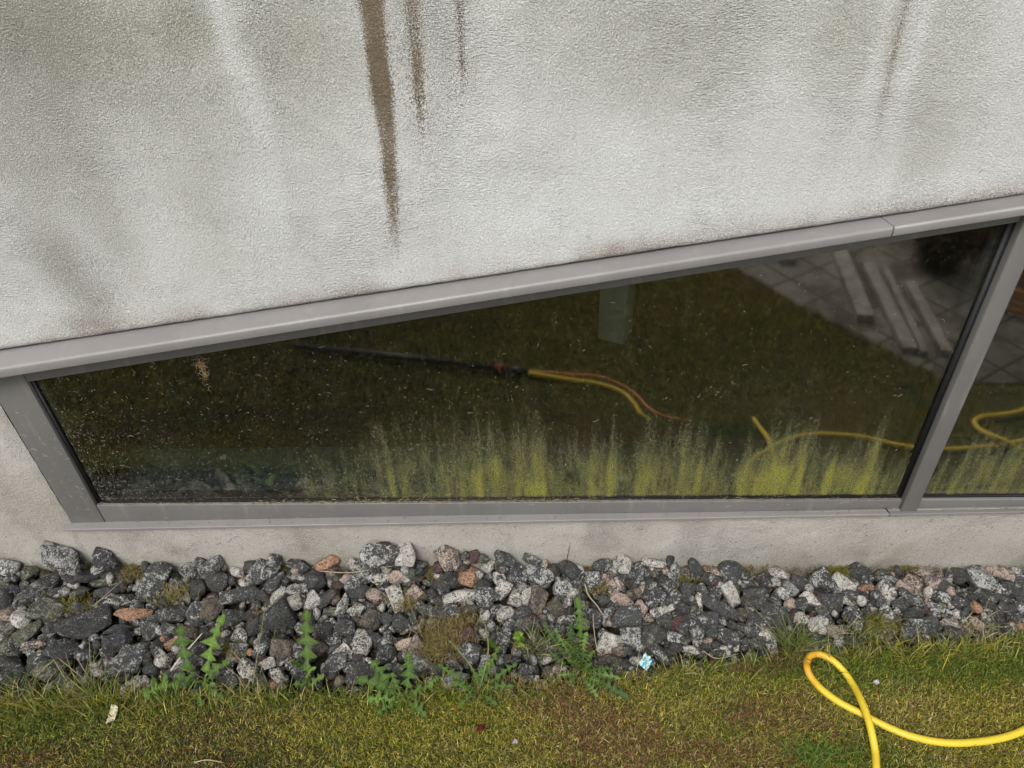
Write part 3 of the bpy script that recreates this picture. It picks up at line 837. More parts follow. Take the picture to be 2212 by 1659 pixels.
STONES = """
277,1430,102,53,38,D 186,1349,98,55,15,D 605,1340,77,70,30,D 328,1265,90,47,75,S 132,1206,85,47,-5,S 111,1317,85,47,-5,M 94,1268,100,36,40,D 964,1242,92,38,40,D
1349,1338,68,51,5,D 1160,1242,64,53,-50,S 111,1445,77,41,15,M 21,1440,68,43,-5,D 1545,1308,90,32,-35,D 371,1327,70,41,10,D 139,1402,70,41,-10,D 1410,1282,55,51,-60,S
1413,1374,55,51,0,M 2115,1253,58,47,-50,S 1372,1240,60,45,80,D 424,1327,55,49,90,S 1128,1289,53,49,-20,W 252,1389,60,41,20,D 771,1253,60,41,25,S 782,1391,60,41,65,W
964,1323,64,38,0,S 470,1257,49,49,50,D 250,1250,92,26,22,M 515,1287,70,34,15,S 1457,1242,70,34,-70,S 570,1233,55,43,-30,S 994,1289,73,32,10,W 1166,1297,60,38,80,B
611,1404,55,41,0,B 972,1204,55,41,-50,P 1797,1302,55,41,0,D 681,1255,47,47,-60,D 1577,1381,58,38,-10,S 775,1453,51,43,0,D 1013,1244,51,43,-20,O 1117,1240,51,43,-20,S
724,1436,49,43,90,D 1316,1391,49,43,-20,W 290,1327,75,28,0,O 1215,1270,51,41,-50,S 536,1449,55,38,-50,W 459,1312,47,43,90,B 1279,1257,47,43,0,S 457,1229,49,41,30,S
1778,1257,49,41,-60,D 1917,1280,49,41,-60,W 860,1297,62,32,-60,W 23,1227,55,36,-25,S 805,1204,55,36,-40,S 1320,1253,51,38,-70,P 803,1340,45,43,50,B 879,1197,47,41,90,W
1049,1287,47,41,30,S 1579,1231,47,41,-40,D 292,1483,60,32,15,W 1451,1300,53,36,30,S 902,1404,55,34,-50,P 1532,1248,55,34,-10,D 1346,1297,55,34,-20,P 2122,1287,62,30,-10,D
1855,1236,58,32,-35,D 328,1355,43,43,30,D 1021,1408,45,41,-60,S 6,1372,51,36,90,M 1421,1406,60,30,-40,S 835,1187,49,36,-20,S 1819,1263,49,36,-40,W 1363,1378,43,41,0,S
1579,1287,55,32,-70,W 590,1261,62,28,25,D 983,1468,62,28,15,L 254,1297,66,26,0,S 820,1244,45,38,30,W 837,1413,45,38,0,D 1226,1229,49,34,-40,D 221,1208,43,38,-20,S
64,1364,58,28,30,M 694,1364,45,36,0,D 910,1436,47,34,-30,S 567,1402,53,30,65,S 814,1291,49,32,-30,P 1628,1282,49,32,20,D 867,1346,41,38,0,D 1346,1221,38,41,40,W
45,1338,43,36,-30,W 32,1393,43,36,90,D 675,1304,43,36,-50,W 1842,1329,43,36,0,D 192,1242,55,28,10,D 2158,1236,55,28,-10,P 707,1218,47,32,30,O 634,1302,47,32,10,W
1090,1208,47,32,-20,D 1639,1340,47,32,-20,D 1666,1319,49,30,-20,D 2064,1372,49,30,-30,M 1434,1263,43,34,-40,D 1485,1280,43,34,90,D 1626,1359,43,34,20,D 1496,1349,45,32,-70,S
224,1308,55,26,40,P 1966,1295,55,26,-40,D 1681,1238,62,23,-25,W 1200,1312,47,30,-60,B 1913,1248,47,30,-35,S 865,1250,43,32,0,P 504,1334,43,32,0,D 600,1460,43,32,-50,W
1085,1278,43,32,70,W 1314,1425,43,32,0,B 2011,1261,43,32,-20,P 2194,1257,43,32,0,D 639,1276,49,28,5,S 1977,1351,49,28,0,S 747,1355,38,36,90,D 2072,1242,38,36,30,D
2183,1276,38,36,90,D 21,1274,51,26,-10,S 647,1221,51,26,-10,D 771,1223,47,28,-10,W 1094,1325,41,32,10,W 1972,1325,41,32,0,D 743,1413,38,34,-30,W 1947,1310,38,34,30,S
2141,1312,49,26,-30,D 1432,1319,55,23,10,W 235,1276,60,21,22,D 1286,1338,36,34,90,S 705,1293,47,26,50,D 407,1231,38,32,60,S 549,1359,38,32,40,D 515,1406,38,32,0,D
898,1287,38,32,-40,P 1651,1253,38,32,-40,D 1459,1353,38,32,20,R 1536,1342,38,32,90,D 1728,1334,38,32,-30,W 352,1428,43,28,-30,W 491,1474,43,28,0,D 1301,1223,43,28,0,S
2013,1346,45,26,-40,D 1728,1304,34,34,-60,D 62,1236,36,32,50,M 427,1398,36,32,0,D 692,1400,36,32,0,B 814,1460,36,32,0,D 1128,1327,36,32,-20,D 1760,1353,36,32,90,W
904,1225,41,28,20,D 2072,1304,41,28,-20,D 1132,1351,38,30,0,M 1752,1295,38,30,-50,W 741,1308,49,23,65,S 1615,1263,49,23,-10,S 13,1295,43,26,0,D 85,1425,43,26,0,D
183,1415,43,26,0,S 1780,1327,43,26,-60,D 382,1265,34,32,90,D 427,1270,34,32,90,D 1477,1317,32,34,50,D 1519,1282,47,23,-60,D 1972,1257,36,30,-40,P 775,1282,41,26,20,D
1690,1282,41,26,-20,S 422,1428,38,28,0,D 1417,1216,55,19,-10,W 516,1372,32,32,0,W 470,1398,32,32,0,D 592,1210,34,30,-20,S 483,1445,36,28,0,D 1385,1317,36,28,-50,P
2151,1272,36,28,-50,S 405,1366,43,23,0,B 1188,1396,43,23,-20,S 2053,1349,43,23,-10,W 562,1470,38,26,-50,M 1224,1342,38,26,0,W 1483,1240,38,26,90,B 1500,1225,38,26,-50,D
1634,1389,38,26,0,M 1913,1372,38,26,0,W 1549,1276,32,30,50,S 841,1383,34,28,0,S 1198,1233,34,28,0,D 1043,1265,34,28,-20,D 917,1317,34,28,0,D 1726,1263,34,28,-30,D
1679,1346,34,28,90,D 75,1391,45,21,15,P 173,1280,41,23,20,M 1004,1374,41,23,40,R 1994,1238,41,23,-10,P 326,1445,36,26,0,D 1453,1376,36,26,-30,S 1660,1372,36,26,-30,W
256,1357,55,17,15,D 1336,1406,30,30,0,B 341,1400,32,28,0,D 532,1261,32,28,50,W 769,1317,32,28,50,W 811,1381,32,28,-50,D 669,1334,32,28,90,D 1090,1381,32,28,0,S
1305,1372,32,28,0,D 1434,1342,32,28,0,D 2036,1265,32,28,-50,D 1917,1325,32,28,-50,S 2175,1317,32,28,-20,D 1774,1353,32,28,90,W 2141,1355,32,28,-20,M 23,1472,47,19,0,M
363,1361,34,26,-10,D 647,1442,34,26,0,D 1243,1265,34,26,-60,D 1549,1233,34,26,-20,P 545,1329,38,23,0,D 875,1391,23,38,-60,P 1098,1353,38,23,50,S 1607,1327,38,23,0,B
2034,1291,38,23,-30,S 2109,1349,38,23,-50,P 860,1449,30,28,-30,D 1077,1248,28,30,60,W 1130,1396,30,28,30,D 1506,1370,30,28,0,S 1762,1383,30,28,90,D 2205,1287,30,28,90,D
149,1248,32,26,0,D 230,1236,32,26,30,D 380,1449,32,26,0,D 942,1332,32,26,0,S 1085,1425,32,26,0,D 1205,1364,32,26,0,D 1391,1270,32,26,0,P 1541,1368,32,26,0,D
1953,1268,32,26,-30,P 171,1314,36,23,-20,S 107,1361,36,23,30,D 1045,1332,36,23,70,W 1068,1323,36,23,60,S 2136,1334,36,23,0,D 130,1278,43,19,5,D 891,1342,43,19,90,D
1151,1210,38,21,-20,D 730,1265,28,28,40,R 675,1282,28,28,0,D 1260,1312,28,28,0,M 891,1253,28,28,0,M 1517,1342,28,28,0,S 1797,1364,28,28,0,P 796,1434,23,34,80,W
2083,1342,34,23,-20,S 1673,1297,30,26,-40,D 600,1287,41,19,50,W 1491,1404,41,19,0,W 2030,1314,45,17,-30,S 722,1246,36,21,0,D 718,1321,36,21,-10,M 1705,1270,36,21,-40,L
11,1334,32,23,0,P 566,1289,32,23,-20,D 1055,1223,32,23,30,W 974,1259,32,23,20,D 1408,1236,32,23,0,M 1477,1355,32,23,70,S 1829,1242,32,23,0,M 1959,1366,32,23,0,D
835,1338,28,26,90,D 1889,1289,28,26,0,D 1632,1304,34,21,0,S 1870,1273,34,21,10,O 1509,1300,41,17,80,W 38,1308,30,23,-30,S 541,1221,23,30,80,D 1026,1204,30,23,-70,R
1055,1244,30,23,0,D 1053,1428,30,23,0,S 1838,1285,30,23,0,D 2004,1366,30,23,0,D 722,1353,36,19,-70,S 2019,1325,26,26,-50,S 720,1387,32,21,0,S 756,1383,32,21,0,D
942,1445,32,21,0,D 1662,1393,32,21,0,S 1785,1391,32,21,0,D 2162,1295,32,21,-30,S 375,1389,34,19,30,O 1013,1317,34,19,0,B 2192,1334,34,19,0,D 2085,1361,34,19,0,P
1821,1295,43,15,-40,W 579,1432,28,23,20,W 1496,1317,28,23,0,M 1709,1304,28,23,0,P 1747,1272,28,23,0,W 1381,1430,28,23,0,W 2194,1236,28,23,0,W 2173,1359,28,23,0,D
1151,1425,30,21,90,D 429,1214,32,19,0,S 115,1385,32,19,0,D 1851,1351,32,19,0,S 651,1246,23,26,60,S 1004,1201,26,23,0,D 1045,1368,26,23,90,W 1303,1297,26,23,0,M
1613,1387,26,23,0,D 2002,1280,26,23,-50,W 1870,1325,26,23,0,D 2109,1314,26,23,-50,O 1060,1353,28,21,0,S 2200,1314,28,21,0,S 515,1236,30,19,0,W 2053,1278,30,19,-20,P
485,1370,26,21,90,W 1081,1221,26,21,0,O 1581,1349,26,21,90,D 1934,1340,26,21,90,B 2085,1321,26,21,0,D 1868,1259,32,17,0,D 1149,1376,28,19,0,W 1758,1257,28,19,0,S
1940,1233,28,19,-20,D 1863,1300,28,19,-40,W 2045,1332,28,19,0,S 311,1227,23,23,0,D 1026,1381,23,23,0,D 1222,1323,23,23,0,D 1477,1383,23,23,0,M 1359,1406,30,17,0,D
355,1302,26,19,0,D 139,1353,19,26,60,S 878,1280,26,19,90,B 553,1308,26,19,20,S 1447,1210,26,19,-50,D 1609,1244,26,19,0,D 1502,1270,26,19,0,D 500,1253,23,21,0,D
1600,1355,23,21,0,D 1977,1282,28,17,0,M 1881,1368,28,17,0,W 1573,1257,30,15,0,S 1741,1364,26,17,0,B 1034,1355,21,21,0,D 1066,1376,21,21,0,D 981,1423,21,21,0,R
1043,1206,23,19,90,M 1654,1295,23,19,0,D 1528,1385,23,19,0,P 2049,1242,23,19,0,S 2000,1321,23,19,0,R 19,1255,32,13,0,B 254,1223,21,19,0,D 553,1257,21,19,0,D
1560,1342,21,19,0,S 2064,1325,23,17,0,W 1819,1364,23,17,0,P 1442,1336,26,15,-20,P 2203,1353,23,15,0,O 1562,1404,26,13,0,W 1525,1228,19,17,0,O 541,1410,15,21,60,O
592,1479,21,15,0,O 1802,1325,23,13,0,W 198,1297,19,15,30,R 2002,1297,21,13,0,P 619,1255,17,15,90,S 1177,1216,19,13,90,P 351,1380,15,13,0,O
"""
S = []
for tok in STONES.split():
    q = tok.split(','); S.append((int(q[0]), int(q[1]), int(q[2]), int(q[3]), int(q[4]), q[5]))
S.sort(key=lambda q: -q[2] * q[3])
MARKS = [(20, "at the bed's left end"), (150, "below the window's left corner"), (300, "beside the orange slab stone"),
         (430, "above the leftmost dandelion"), (560, "between the two leftmost dandelions"), (665, "around the single upright leaf"),
         (790, "left of the paired plinth stones"), (890, "below the paired plinth stones"), (1000, "left of the pale stalks"),
         (1110, "right of the pale stalks"), (1230, "behind the feathery thistle"), (1330, "by the pink upright stone"),
         (1410, "above the blue wrapper"), (1500, "right of the dark red stone"), (1620, "midway from wrapper to hose"),
         (1740, "above the hose loop's tip"), (1860, "right of the hose loop's tip"), (1970, "below the window post"),
         (2080, "right of the window post"), (2180, "at the bed's right end")]


def describe(q, p, rank):
    x, y, w, h, a, k = q
    size = "large" if rank < 45 else ("medium" if rank < 150 else "small")
    asp = w / h
    a2 = (a + 90) % 180 - 90
    if asp < 1.25: shape = "rounded"
    elif abs(a2) > 62: shape = "upright"
    elif a2 > 18: shape = "right-rising"
    elif a2 < -18: shape = "right-dipping"
    else: shape = "flat-lying"
    t_ = p[1] / float(bed_edge(p[0]))
    row = ("touching the plinth" if t_ < 0.18 else "high in the bed" if t_ < 0.38 else "in mid bed" if t_ < 0.6
           else "low in the bed" if t_ < 0.82 else "by the grass")
    mark = min(MARKS, key=lambda m: abs(m[0] - x))[1]
    return f"{size} {shape} {NAMEC[k]} stone {row}, {mark}"


made = []
for rank, q in enumerate(S[:300]):
    p, mj, mn, v, ra, rb, rc = stone_world(*q[:5], rng)
    L = rock(ICO, rng)
    W = L[:, :1] * ra * mj + L[:, 1:2] * rb * mn + L[:, 2:] * rc * v
    tn, pl = tones(q[5], len(W), rng)
    o = mk("stone", W, [ICOF], M_STONE, None, True, {"tone": ('FLOAT_COLOR', tn), "pale": ('FLOAT_COLOR', pl)})
    o.location = p
    tag(o, None, "stone", "loose stones in the bed along the plinth")
    made.append((o, describe(q, p, rank), q))
ORD = ["first", "second", "third", "fourth", "fifth", "sixth", "seventh", "eighth"]
byl = {}
for m in made: byl.setdefault(m[1], []).append(m)
for lab, ms in byl.items():
    ms.sort(key=lambda m: m[2][0])
    for k, m in enumerate(ms):
        if len(ms) == 1: m[0]["label"] = lab
        elif len(ms) == 2: m[0]["label"] = lab + (", left one" if k == 0 else ", right one")
        else: m[0]["label"] = lab + ", " + ORD[k] + " from left"
hand = {(1360, 830): "flat orange-brown slab stone lying right of centre-left, wider than tall"}

# the many smaller stones below and between
Vs, Fs, Ts, Ps, off = [], [], [], [], 0
def add_small(c, r, kind, flat=0.8):
    global off
    L = rock(ICOS, rng, 0.08)
    A = rng.normal(size=(3, 3)); Q, _ = np.linalg.qr(A)
    L = (L * np.array([r * rng.uniform(1.0, 1.4), r, r * flat])) @ Q.T + c
    tn, pl = tones(kind, len(L), rng)
    Vs.append(L); Fs.append(ICOSF + off); Ts.append(tn); Ps.append(pl); off += len(L)
for q in S[300:]:
    p, mj, mn, v, ra, rb, rc = stone_world(*q[:5], rng)
    add_small(p, (ra + rb) / 2 * 0.95, q[5])
kinds = list("DDDDDDSSSSWWMPBR")
for o_, l_, q in made:          # chippings wedged under the stones that lean up against the wall
    p = o_.location
    if p[2] > float(zwall(p[0])) + 0.004:
        for _ in range(7):
            add_small(np.array([p[0] + rng.normal() * .022, -0.012 - abs(rng.normal()) * .020, rng.uniform(float(zwall(p[0])) - .02, p[2] - .012)]),
                      rng.uniform(0.009, 0.016), kinds[rng.integers(len(kinds))])
for k in range(2600):
    x = rng.uniform(-1.5, 1.4); y = -0.012 + rng.uniform(0, 1) * (float(bed_edge(x)) + 0.01)
    add_small(np.array([x, y, float(heap(x, y)) - rng.uniform(0.012, 0.036)]), rng.uniform(0.007, 0.017), kinds[rng.integers(len(kinds))])
for k in range(420):
    x = rng.uniform(1.25, 2.9) * (1 if k % 2 else -1); y = -0.02 + rng.uniform(0, 1) * (float(bed_edge(x)) + 0.03)
    add_small(np.array([x, y, float(heap(x, y)) - rng.uniform(0.0, 0.02)]), rng.uniform(0.018, 0.034), kinds[rng.integers(len(kinds))])
tag(mk("gravel", np.vstack(Vs), [np.vstack(Fs)], M_STONE, None, True,
       {"tone": ('FLOAT_COLOR', np.vstack(Ts)), "pale": ('FLOAT_COLOR', np.vstack(Ps))}),
    "small dark and white chippings filling the gaps between the larger stones", "gravel", kind="stuff")


# ------------------------------------------------------------------ blades of grass
def blades(name, base, h, lean, w, tint, mat=None, tipk=1.25, parent=None, rng=rng):
    n = len(base)
    an = rng.uniform(0, math.pi, n)
    side = np.stack([np.cos(an), np.sin(an), np.zeros(n)], 1)
    up = np.zeros((n, 3)); up[:, 2] = 1
    ln = np.zeros((n, 3)); ln[:, :2] = lean
    w = w[:, None]; h = h[:, None]
    m1 = base + up * h * 0.45 + ln * 0.22
    m2 = base + up * h * 0.85 + ln * 0.62
    tp = base + up * h * rng.uniform(0.75, 1.1, (n, 1)) + ln
    V = np.stack([base - side * w / 2, base + side * w / 2, m1 - side * w * .5, m1 + side * w * .5, m2 - side * w * .33, m2 + side * w * .33, tp], 1)
    i = (np.arange(n) * 7)[:, None]
    quads = np.vstack([i + [0, 1, 3, 2], i + [2, 3, 5, 4]])
    tris = i + [4, 5, 6]
    sh = np.array([0.55, 0.55, 0.85, 0.85, 1.05, 1.05, tipk])
    T = np.concatenate([tint[:, None, :] * np.minimum(1.0, sh)[None, :, None], np.ones((n, 7, 1))], 2)
    T = np.concatenate([np.repeat(tint[:, None, :], 7, 1), np.ones((n, 7, 1))], 2)
    return mk(name, V.reshape(-1, 3), [quads, tris], mat or M_GRASS, parent, False, {"tint": ('FLOAT_COLOR', T.reshape(-1, 4))})


PALETTE = np.array([(0.36, 0.315, 0.042), (0.37, 0.30, 0.11), (0.115, 0.160, 0.020), (0.20, 0.095, 0.055), (0.27, 0.25, 0.038), (0.52, 0.44, 0.20), (0.030, 0.036, 0.022)])  # last tint: near-black, put in to darken the lawn's reflection


def gxy(px, py): 
    p = onz(px, py); return p[0], p[1]


PATCH = []     # px, py, rx, ry, class, weight
for px, py, rx, ry, c_, a in [(1225, 1505, .07, .04, 3, 1.6), (1310, 1570, .10, .05, 3, 2.0), (1360, 1640, .08, .04, 3, 1.0), (1660, 1540, .08, .03, 3, 1.4),
                             (1740, 1570, .06, .03, 3, 1.3), (40, 1650, .09, .03, 3, 1.8), (1640, 1640, .12, .03, 3, 1.0), (1490, 1625, .08, .02, 3, .9),
                             (1960, 1440, .30, .045, 2, 1.9), (2150, 1430, .2, .04, 2, 1.6), (1820, 1640, .07, .03, 2, 2.2), (1680, 1440, .10, .02, 2, 1.0),
                             (1560, 1430, .15, .012, 2, .8), (90, 1570, .10, .04, 2, 1.4), (250, 1530, .3, .02, 2, .7), (860, 1505, .3, .02, 2, 1.0), (1130, 1470, .12, .02, 1, 1.2),
                             (1380, 1460, .12, .015, 1, 1.0), (900, 1590, .25, .05, 0, .6), (2100, 1520, .15, .06, 0, .8), (700, 1560, .1, .03, 0, .7), (1990, 1520, .10, .05, 1, .7)]:
    x, y = gxy(px, py); PATCH.append((x, y, rx, ry, c_, a))


for x, y, rx, ry, c_, a in [(-.95, -1.0, .60, .42, 6, 5.0), (-.4, -1.5, .5, .4, 6, 2.0), (.75, -1.0, .35, .25, 4, .8), (.35, -.85, .3, .2, 4, .5), (1.25, -.75, .10, .10, 3, 1.0), (1.05, -1.0, .10, .12, 3, 1.0), (.85, -1.3, .10, .12, 3, 1.0), (1.2, -.78, .12, .12, 1, 1.0),  # near-black tint painted on the rear left lawn to darken its mirror image
                            (.95, -1.12, .12, .12, 1, 1.0), (.6, -.9, .3, .10, 2, .6), (.75, -.62, .3, .06, 1, .5)]:
    PATCH.append((x, y, rx, ry, c_, a))


def lawn_tint(x, y, rng):
    n = len(x)
    wgt = np.stack([0.5 + 2.2 * sstep(0.42, 0.7, fbm(x * 6, y * 6, 101)), 0.75 + 1.5 * sstep(0.45, 0.7, fbm(x * 8, y * 8, 102)),
                    0.35 + 1.4 * sstep(0.5, 0.75, fbm(x * 5, y * 5, 103)), 0.12 + 1.4 * sstep(0.58, 0.75, fbm(x * 9, y * 9, 104)),
                    0.9 + 1.2 * fbm(x * 4, y * 4, 105), 0.14 + 0 * x, 0.02 + 0 * x], 1)
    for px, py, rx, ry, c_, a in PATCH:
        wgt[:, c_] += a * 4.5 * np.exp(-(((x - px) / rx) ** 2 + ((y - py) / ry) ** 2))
    wgt /= wgt.sum(1)[:, None]
    u = rng.uniform(size=n)[:, None]
    k = (u > np.cumsum(wgt, 1)).sum(1).clip(0, 6)
    return PALETTE[k] * rng.lognormal(-0.05, 0.38, (n, 1)).clip(.25, 1.9) * (1 + rng.normal(size=(n, 3)) * 0.05), k


def lawn_patch(name, x0, x1, y0, y1, n, hs, wd, label):
    x = rng.uniform(x0, x1, n); y = rng.uniform(y0, y1, n)
    ok = y < bed_edge(x) + rng.normal(size=n) * 0.012
    pav = (y < -0.66) & (x > np.interp(y, PAVY, PAVX) + 0.02 * (fbm(y * 20, y * 0, 3) - 0.5))
    ok &= ~pav
    x, y = x[ok], y[ok]; n = len(x)
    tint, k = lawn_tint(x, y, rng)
    h = rng.uniform(0.5, 1.3, n) * hs * np.where(k == 2, 1.5, 1.0)
    a = rng.uniform(0, 2 * math.pi, n); ll = h * rng.uniform(0.2, 1.6, n)
    base = np.stack([x, y, gz(x, y) - 0.003 + rng.uniform(0, 0.004, n)], 1)
    o = blades(name, base, h, np.stack([np.cos(a) * ll, np.sin(a) * ll], 1), wd * rng.uniform(0.6, 1.4, n), tint)
    return tag(o, label, "grass", kind="stuff")


lawn_patch("lawn_grass", -1.45, 1.35, -0.62, -0.18, 290000, 0.0085, 0.0015, "short mossy yellow-green lawn in front of the stone bed")
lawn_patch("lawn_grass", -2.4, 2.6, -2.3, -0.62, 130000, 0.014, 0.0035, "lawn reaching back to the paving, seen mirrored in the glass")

# longer grass along the stones
n = 7500
x = rng.uniform(-1.4, 1.3, n)
dens = 0.22 + 0.9 * np.exp(-((x + 1.15) / 0.25) ** 2) + 0.9 * sstep(0.5, 0.7, fbm(x * 6, x * 0, 61)) + 0.9 * np.exp(-((x - 0.85) / 0.28) ** 2)
x = x[rng.uniform(0, 1.6, n) < dens]; n = len(x)
y = bed_edge(x) - np.abs(rng.normal(size=n)) * 0.022 + 0.006
k = rng.choice([2, 4, 1, 5, 0], n, p=[.45, .25, .16, .04, .10])
h = rng.uniform(0.015, 0.045, n) * np.where(x < -0.9, 1.4, 1.0); a = rng.uniform(0, 6.28, n); ll = h * rng.uniform(0.3, 1.3, n)
tag(blades("edge_grass", np.stack([x, y, gz(x, y) - 0.002], 1), h, np.stack([np.cos(a) * ll, np.sin(a) * ll + 0.006], 1), rng.uniform(0.0011, 0.0024, n),
           PALETTE[k] * rng.uniform(0.6, 1.25, (n, 1))), "ragged longer grass fringe where lawn meets stones", "grass", kind="stuff")

# moss and dead roots lodged between the stones
bs, tn = [], []
for px, py, rx, ry, n, c_ in [(286, 1240, .03, .02, 500, 1), (375, 1285, .035, .03, 500, 1), (970, 1350, .06, .045, 1900, 1), (985, 1345, .05, .04, 500, 3), (938, 1222, .035, .03, 600, 1), (945, 1385, .05, .04, 1300, 1),
                              (1290, 1204, .04, .012, 500, 1), (1483, 1250, .02, .025, 350, 4), (1905, 1345, .045, .03, 900, 4), (1823, 1222, .03, .012, 500, 4), (905, 1205, .04, .012, 350, 1),
                              (610, 1215, .03, .012, 300, 4), (215, 1225, .02, .02, 200, 1), (160, 1310, .05, .02, 350, 4), (650, 1215, .03, .012, 250, 4), (880, 1295, .03, .02, 400, 1),
                              (1240, 1390, .04, .03, 500, 1), (1600, 1220, .04, .01, 250, 1), (1960, 1208, .03, .01, 250, 1), (1290, 1260, .025, .02, 250, 1), (330, 1250, .02, .02, 200, 4),
                              (1630, 1435, .05, .012, 400, 3), (1700, 1420, .06, .012, 500, 3), (500, 1395, .04, .02, 250, 4), (1080, 1470, .05, .02, 500, 1), (560, 1330, .02, .02, 150, 1)]:
    c = onz(px, py, 0.03)
    x = c[0] + rng.normal(size=n) * rx * 0.6; y = np.minimum(c[1] + rng.normal(size=n) * ry * 0.6, -0.008)
    bs.append(np.stack([x, y, heap(x, y) - 0.012 + rng.uniform(0, 0.012, n)], 1))
    tn.append(PALETTE[c_] * rng.uniform(0.25, 0.8, (n, 1)))
x = rng.uniform(-1.4, 1.3, 3500); y = rng.uniform(0.0, 1, 3500) * bed_edge(x)
bs.append(np.stack([x, np.minimum(y, -.008), heap(x, y) - 0.018 + rng.uniform(0, .012, 3500)], 1)); tn.append(PALETTE[rng.choice([1, 3, 4], 3500)] * rng.uniform(.2, .7, (3500, 1)))
# moss line at the foot of the plinth
x = rng.uniform(-1.4, 1.3, 2600); keep = fbm(x * 5, x * 0, 9) > 0.47; x = x[keep]; n = len(x)
y = -0.010 - rng.uniform(0, 0.018, n)
bs.append(np.stack([x, y, zwall(x) + rng.uniform(-0.02, 0.008, n)], 1)); tn.append(PALETTE[rng.choice([1, 3, 4], n)] * rng.uniform(.25, .6, (n, 1)))
B = np.vstack(bs); T = np.vstack(tn); n = len(B)
h = rng.uniform(0.004, 0.016, n); a = rng.uniform(0, 6.28, n); ll = h * rng.uniform(0.4, 1.8, n)
tag(blades("moss", B, h, np.stack([np.cos(a) * ll, np.sin(a) * ll], 1), rng.uniform(0.0008, 0.0018, n), T, M_STRAW),
    "brown and green moss with dead roots lodged between the stones", "moss", kind="stuff")


# ------------------------------------------------------------------ ribbons: leaves, stalks, twigs
def leaf_mesh(P, width, lobes=0, fold=0.25, depth=0.84, nrm=(0.05, -0.55, 0.83)):
    """P: midrib points; returns V, quads, tris-free strip, tint factor"""
    P = np.array(P, float); n = len(P)
    T = np.gradient(P, axis=0); T /= np.linalg.norm(T, axis=1)[:, None]
    N = np.array(nrm) / np.linalg.norm(nrm)
    Sd = np.cross(T, N); Sd /= np.linalg.norm(Sd, axis=1)[:, None]
    Nn = np.cross(Sd, T)
    s = np.linspace(0, 1, n)
    env = np.sin(np.pi * np.clip(s, 0, 1) ** 1.45) ** 0.75 * 0.9 + 0.07 * (1 - s)
    L = np.linalg.norm(P[-1] - P[0])
    V = [P + Nn * 0.0004]
    for sg in (-1, 1):
        if lobes:
            ph = (s * lobes + (0.18 if sg > 0 else 0)) % 1.0
            saw = np.where(ph < 0.62, ph / 0.62, (1 - ph) / 0.38)
            rl = rng.uniform(0.55, 1.15, lobes + 2)[np.floor(s * lobes + (0.18 if sg > 0 else 0)).astype(int)]
            wv = env * (1 - depth + depth * saw ** 1.4 * 1.5 * rl) * width / 2
            wv = np.where(s > 0.86, env * width / 2 * 0.95, wv)
            back = -T * (saw * L / lobes * 0.42)[:, None] * (s < 0.9)[:, None]
        else:
            wv = env * width / 2; back = 0
        V.append(P + Sd * (sg * wv)[:, None] + back + Nn * (wv * fold)[:, None])
    V[1] = V[1] + Nn * (rng.normal(size=n) * width * .05)[:, None]; V[2] = V[2] + Nn * (rng.normal(size=n) * width * .05)[:, None]
    V = np.vstack(V)
    i = np.arange(n - 1)
    q1 = np.stack([i, i + 1, n + i + 1, n + i], 1); q2 = np.stack([i + 1, i, 2 * n + i, 2 * n + i + 1], 1)
    fac = np.concatenate([np.full(n, 1.9), np.full(2 * n, 1.0)])
    return V, np.vstack([q1, q2]), fac


def arch(B, T, n=34, lift=0.25, sag=(0, 0)):
    B = np.array(B, float); T = np.array(T, float)
    L = np.linalg.norm(T - B)
    M = (B + T) / 2 + np.array([sag[0], sag[1], lift * L])
    s = np.linspace(0, 1, n)[:, None]
    return (1 - s) ** 2 * B + 2 * s * (1 - s) * M + s * s * T


def add_leaf(root, px, py, bpx, bpy, tipz, width, lobes, col, name="leaf", lift=0.2, zb=0.004, sag=(0, 0)):
    B = onz(bpx, bpy, zb); T = onz(px, py, tipz)
    V, q, f = leaf_mesh(arch(B, T, 56 if lobes else 20, lift, sag) + np.array([1, 0, 0]) * (np.sin(np.linspace(0, 3.1, 56 if lobes else 20)) * rng.normal() * 0.006)[:, None], width, lobes)
    V = V - np.array(root.location)
    j = rng.uniform(0.85, 1.15)
    tint = np.concatenate([np.array(col)[None, :] * (f * j)[:, None], np.ones((len(V), 1))], 1)
    return mk(name, V, [q], M_LEAF, root, True, {"tint": ('FLOAT_COLOR', tint)})


GRN = (0.052, 0.096, 0.014); LGR = (0.078, 0.135, 0.020); DGR = (0.036, 0.068, 0.014); STK = (0.22, 0.23, 0.11)
u1 = lambda x, y: (0.34 * x, 1106 + 0.34 * y)              # measured crops -> picture units
u2 = lambda x, y: (734.4 + 0.34 * x, 1106 + 0.34 * y)
u3 = lambda x, y: (1460 + 0.34 * x, 1106 + 0.34 * y)


def plant(name, label, cat, base, leaves, group=None, stalks=()):
    b = onz(*base, 0.0)
    r = tag(empty(name, b), label, cat, group)
    for (tx, ty, bx_, by_, tz, w, lob, c_, lift) in leaves:
        add_leaf(r, tx, ty, bx_, by_, tz, w, lob, c_, lift=lift)
    for pts, rad, c_ in stalks:
        P = spline(pts, 6) - np.array(b)
        g = Geo(); g.tube(P, np.linspace(rad, rad * 0.7, len(P)), 6)
        nv = g.n
        g.build("stalk", M_LEAF, r, True, attrs={"tint": ('FLOAT_COLOR', np.tile([*c_, 1.0], (nv, 1)))})
    return r


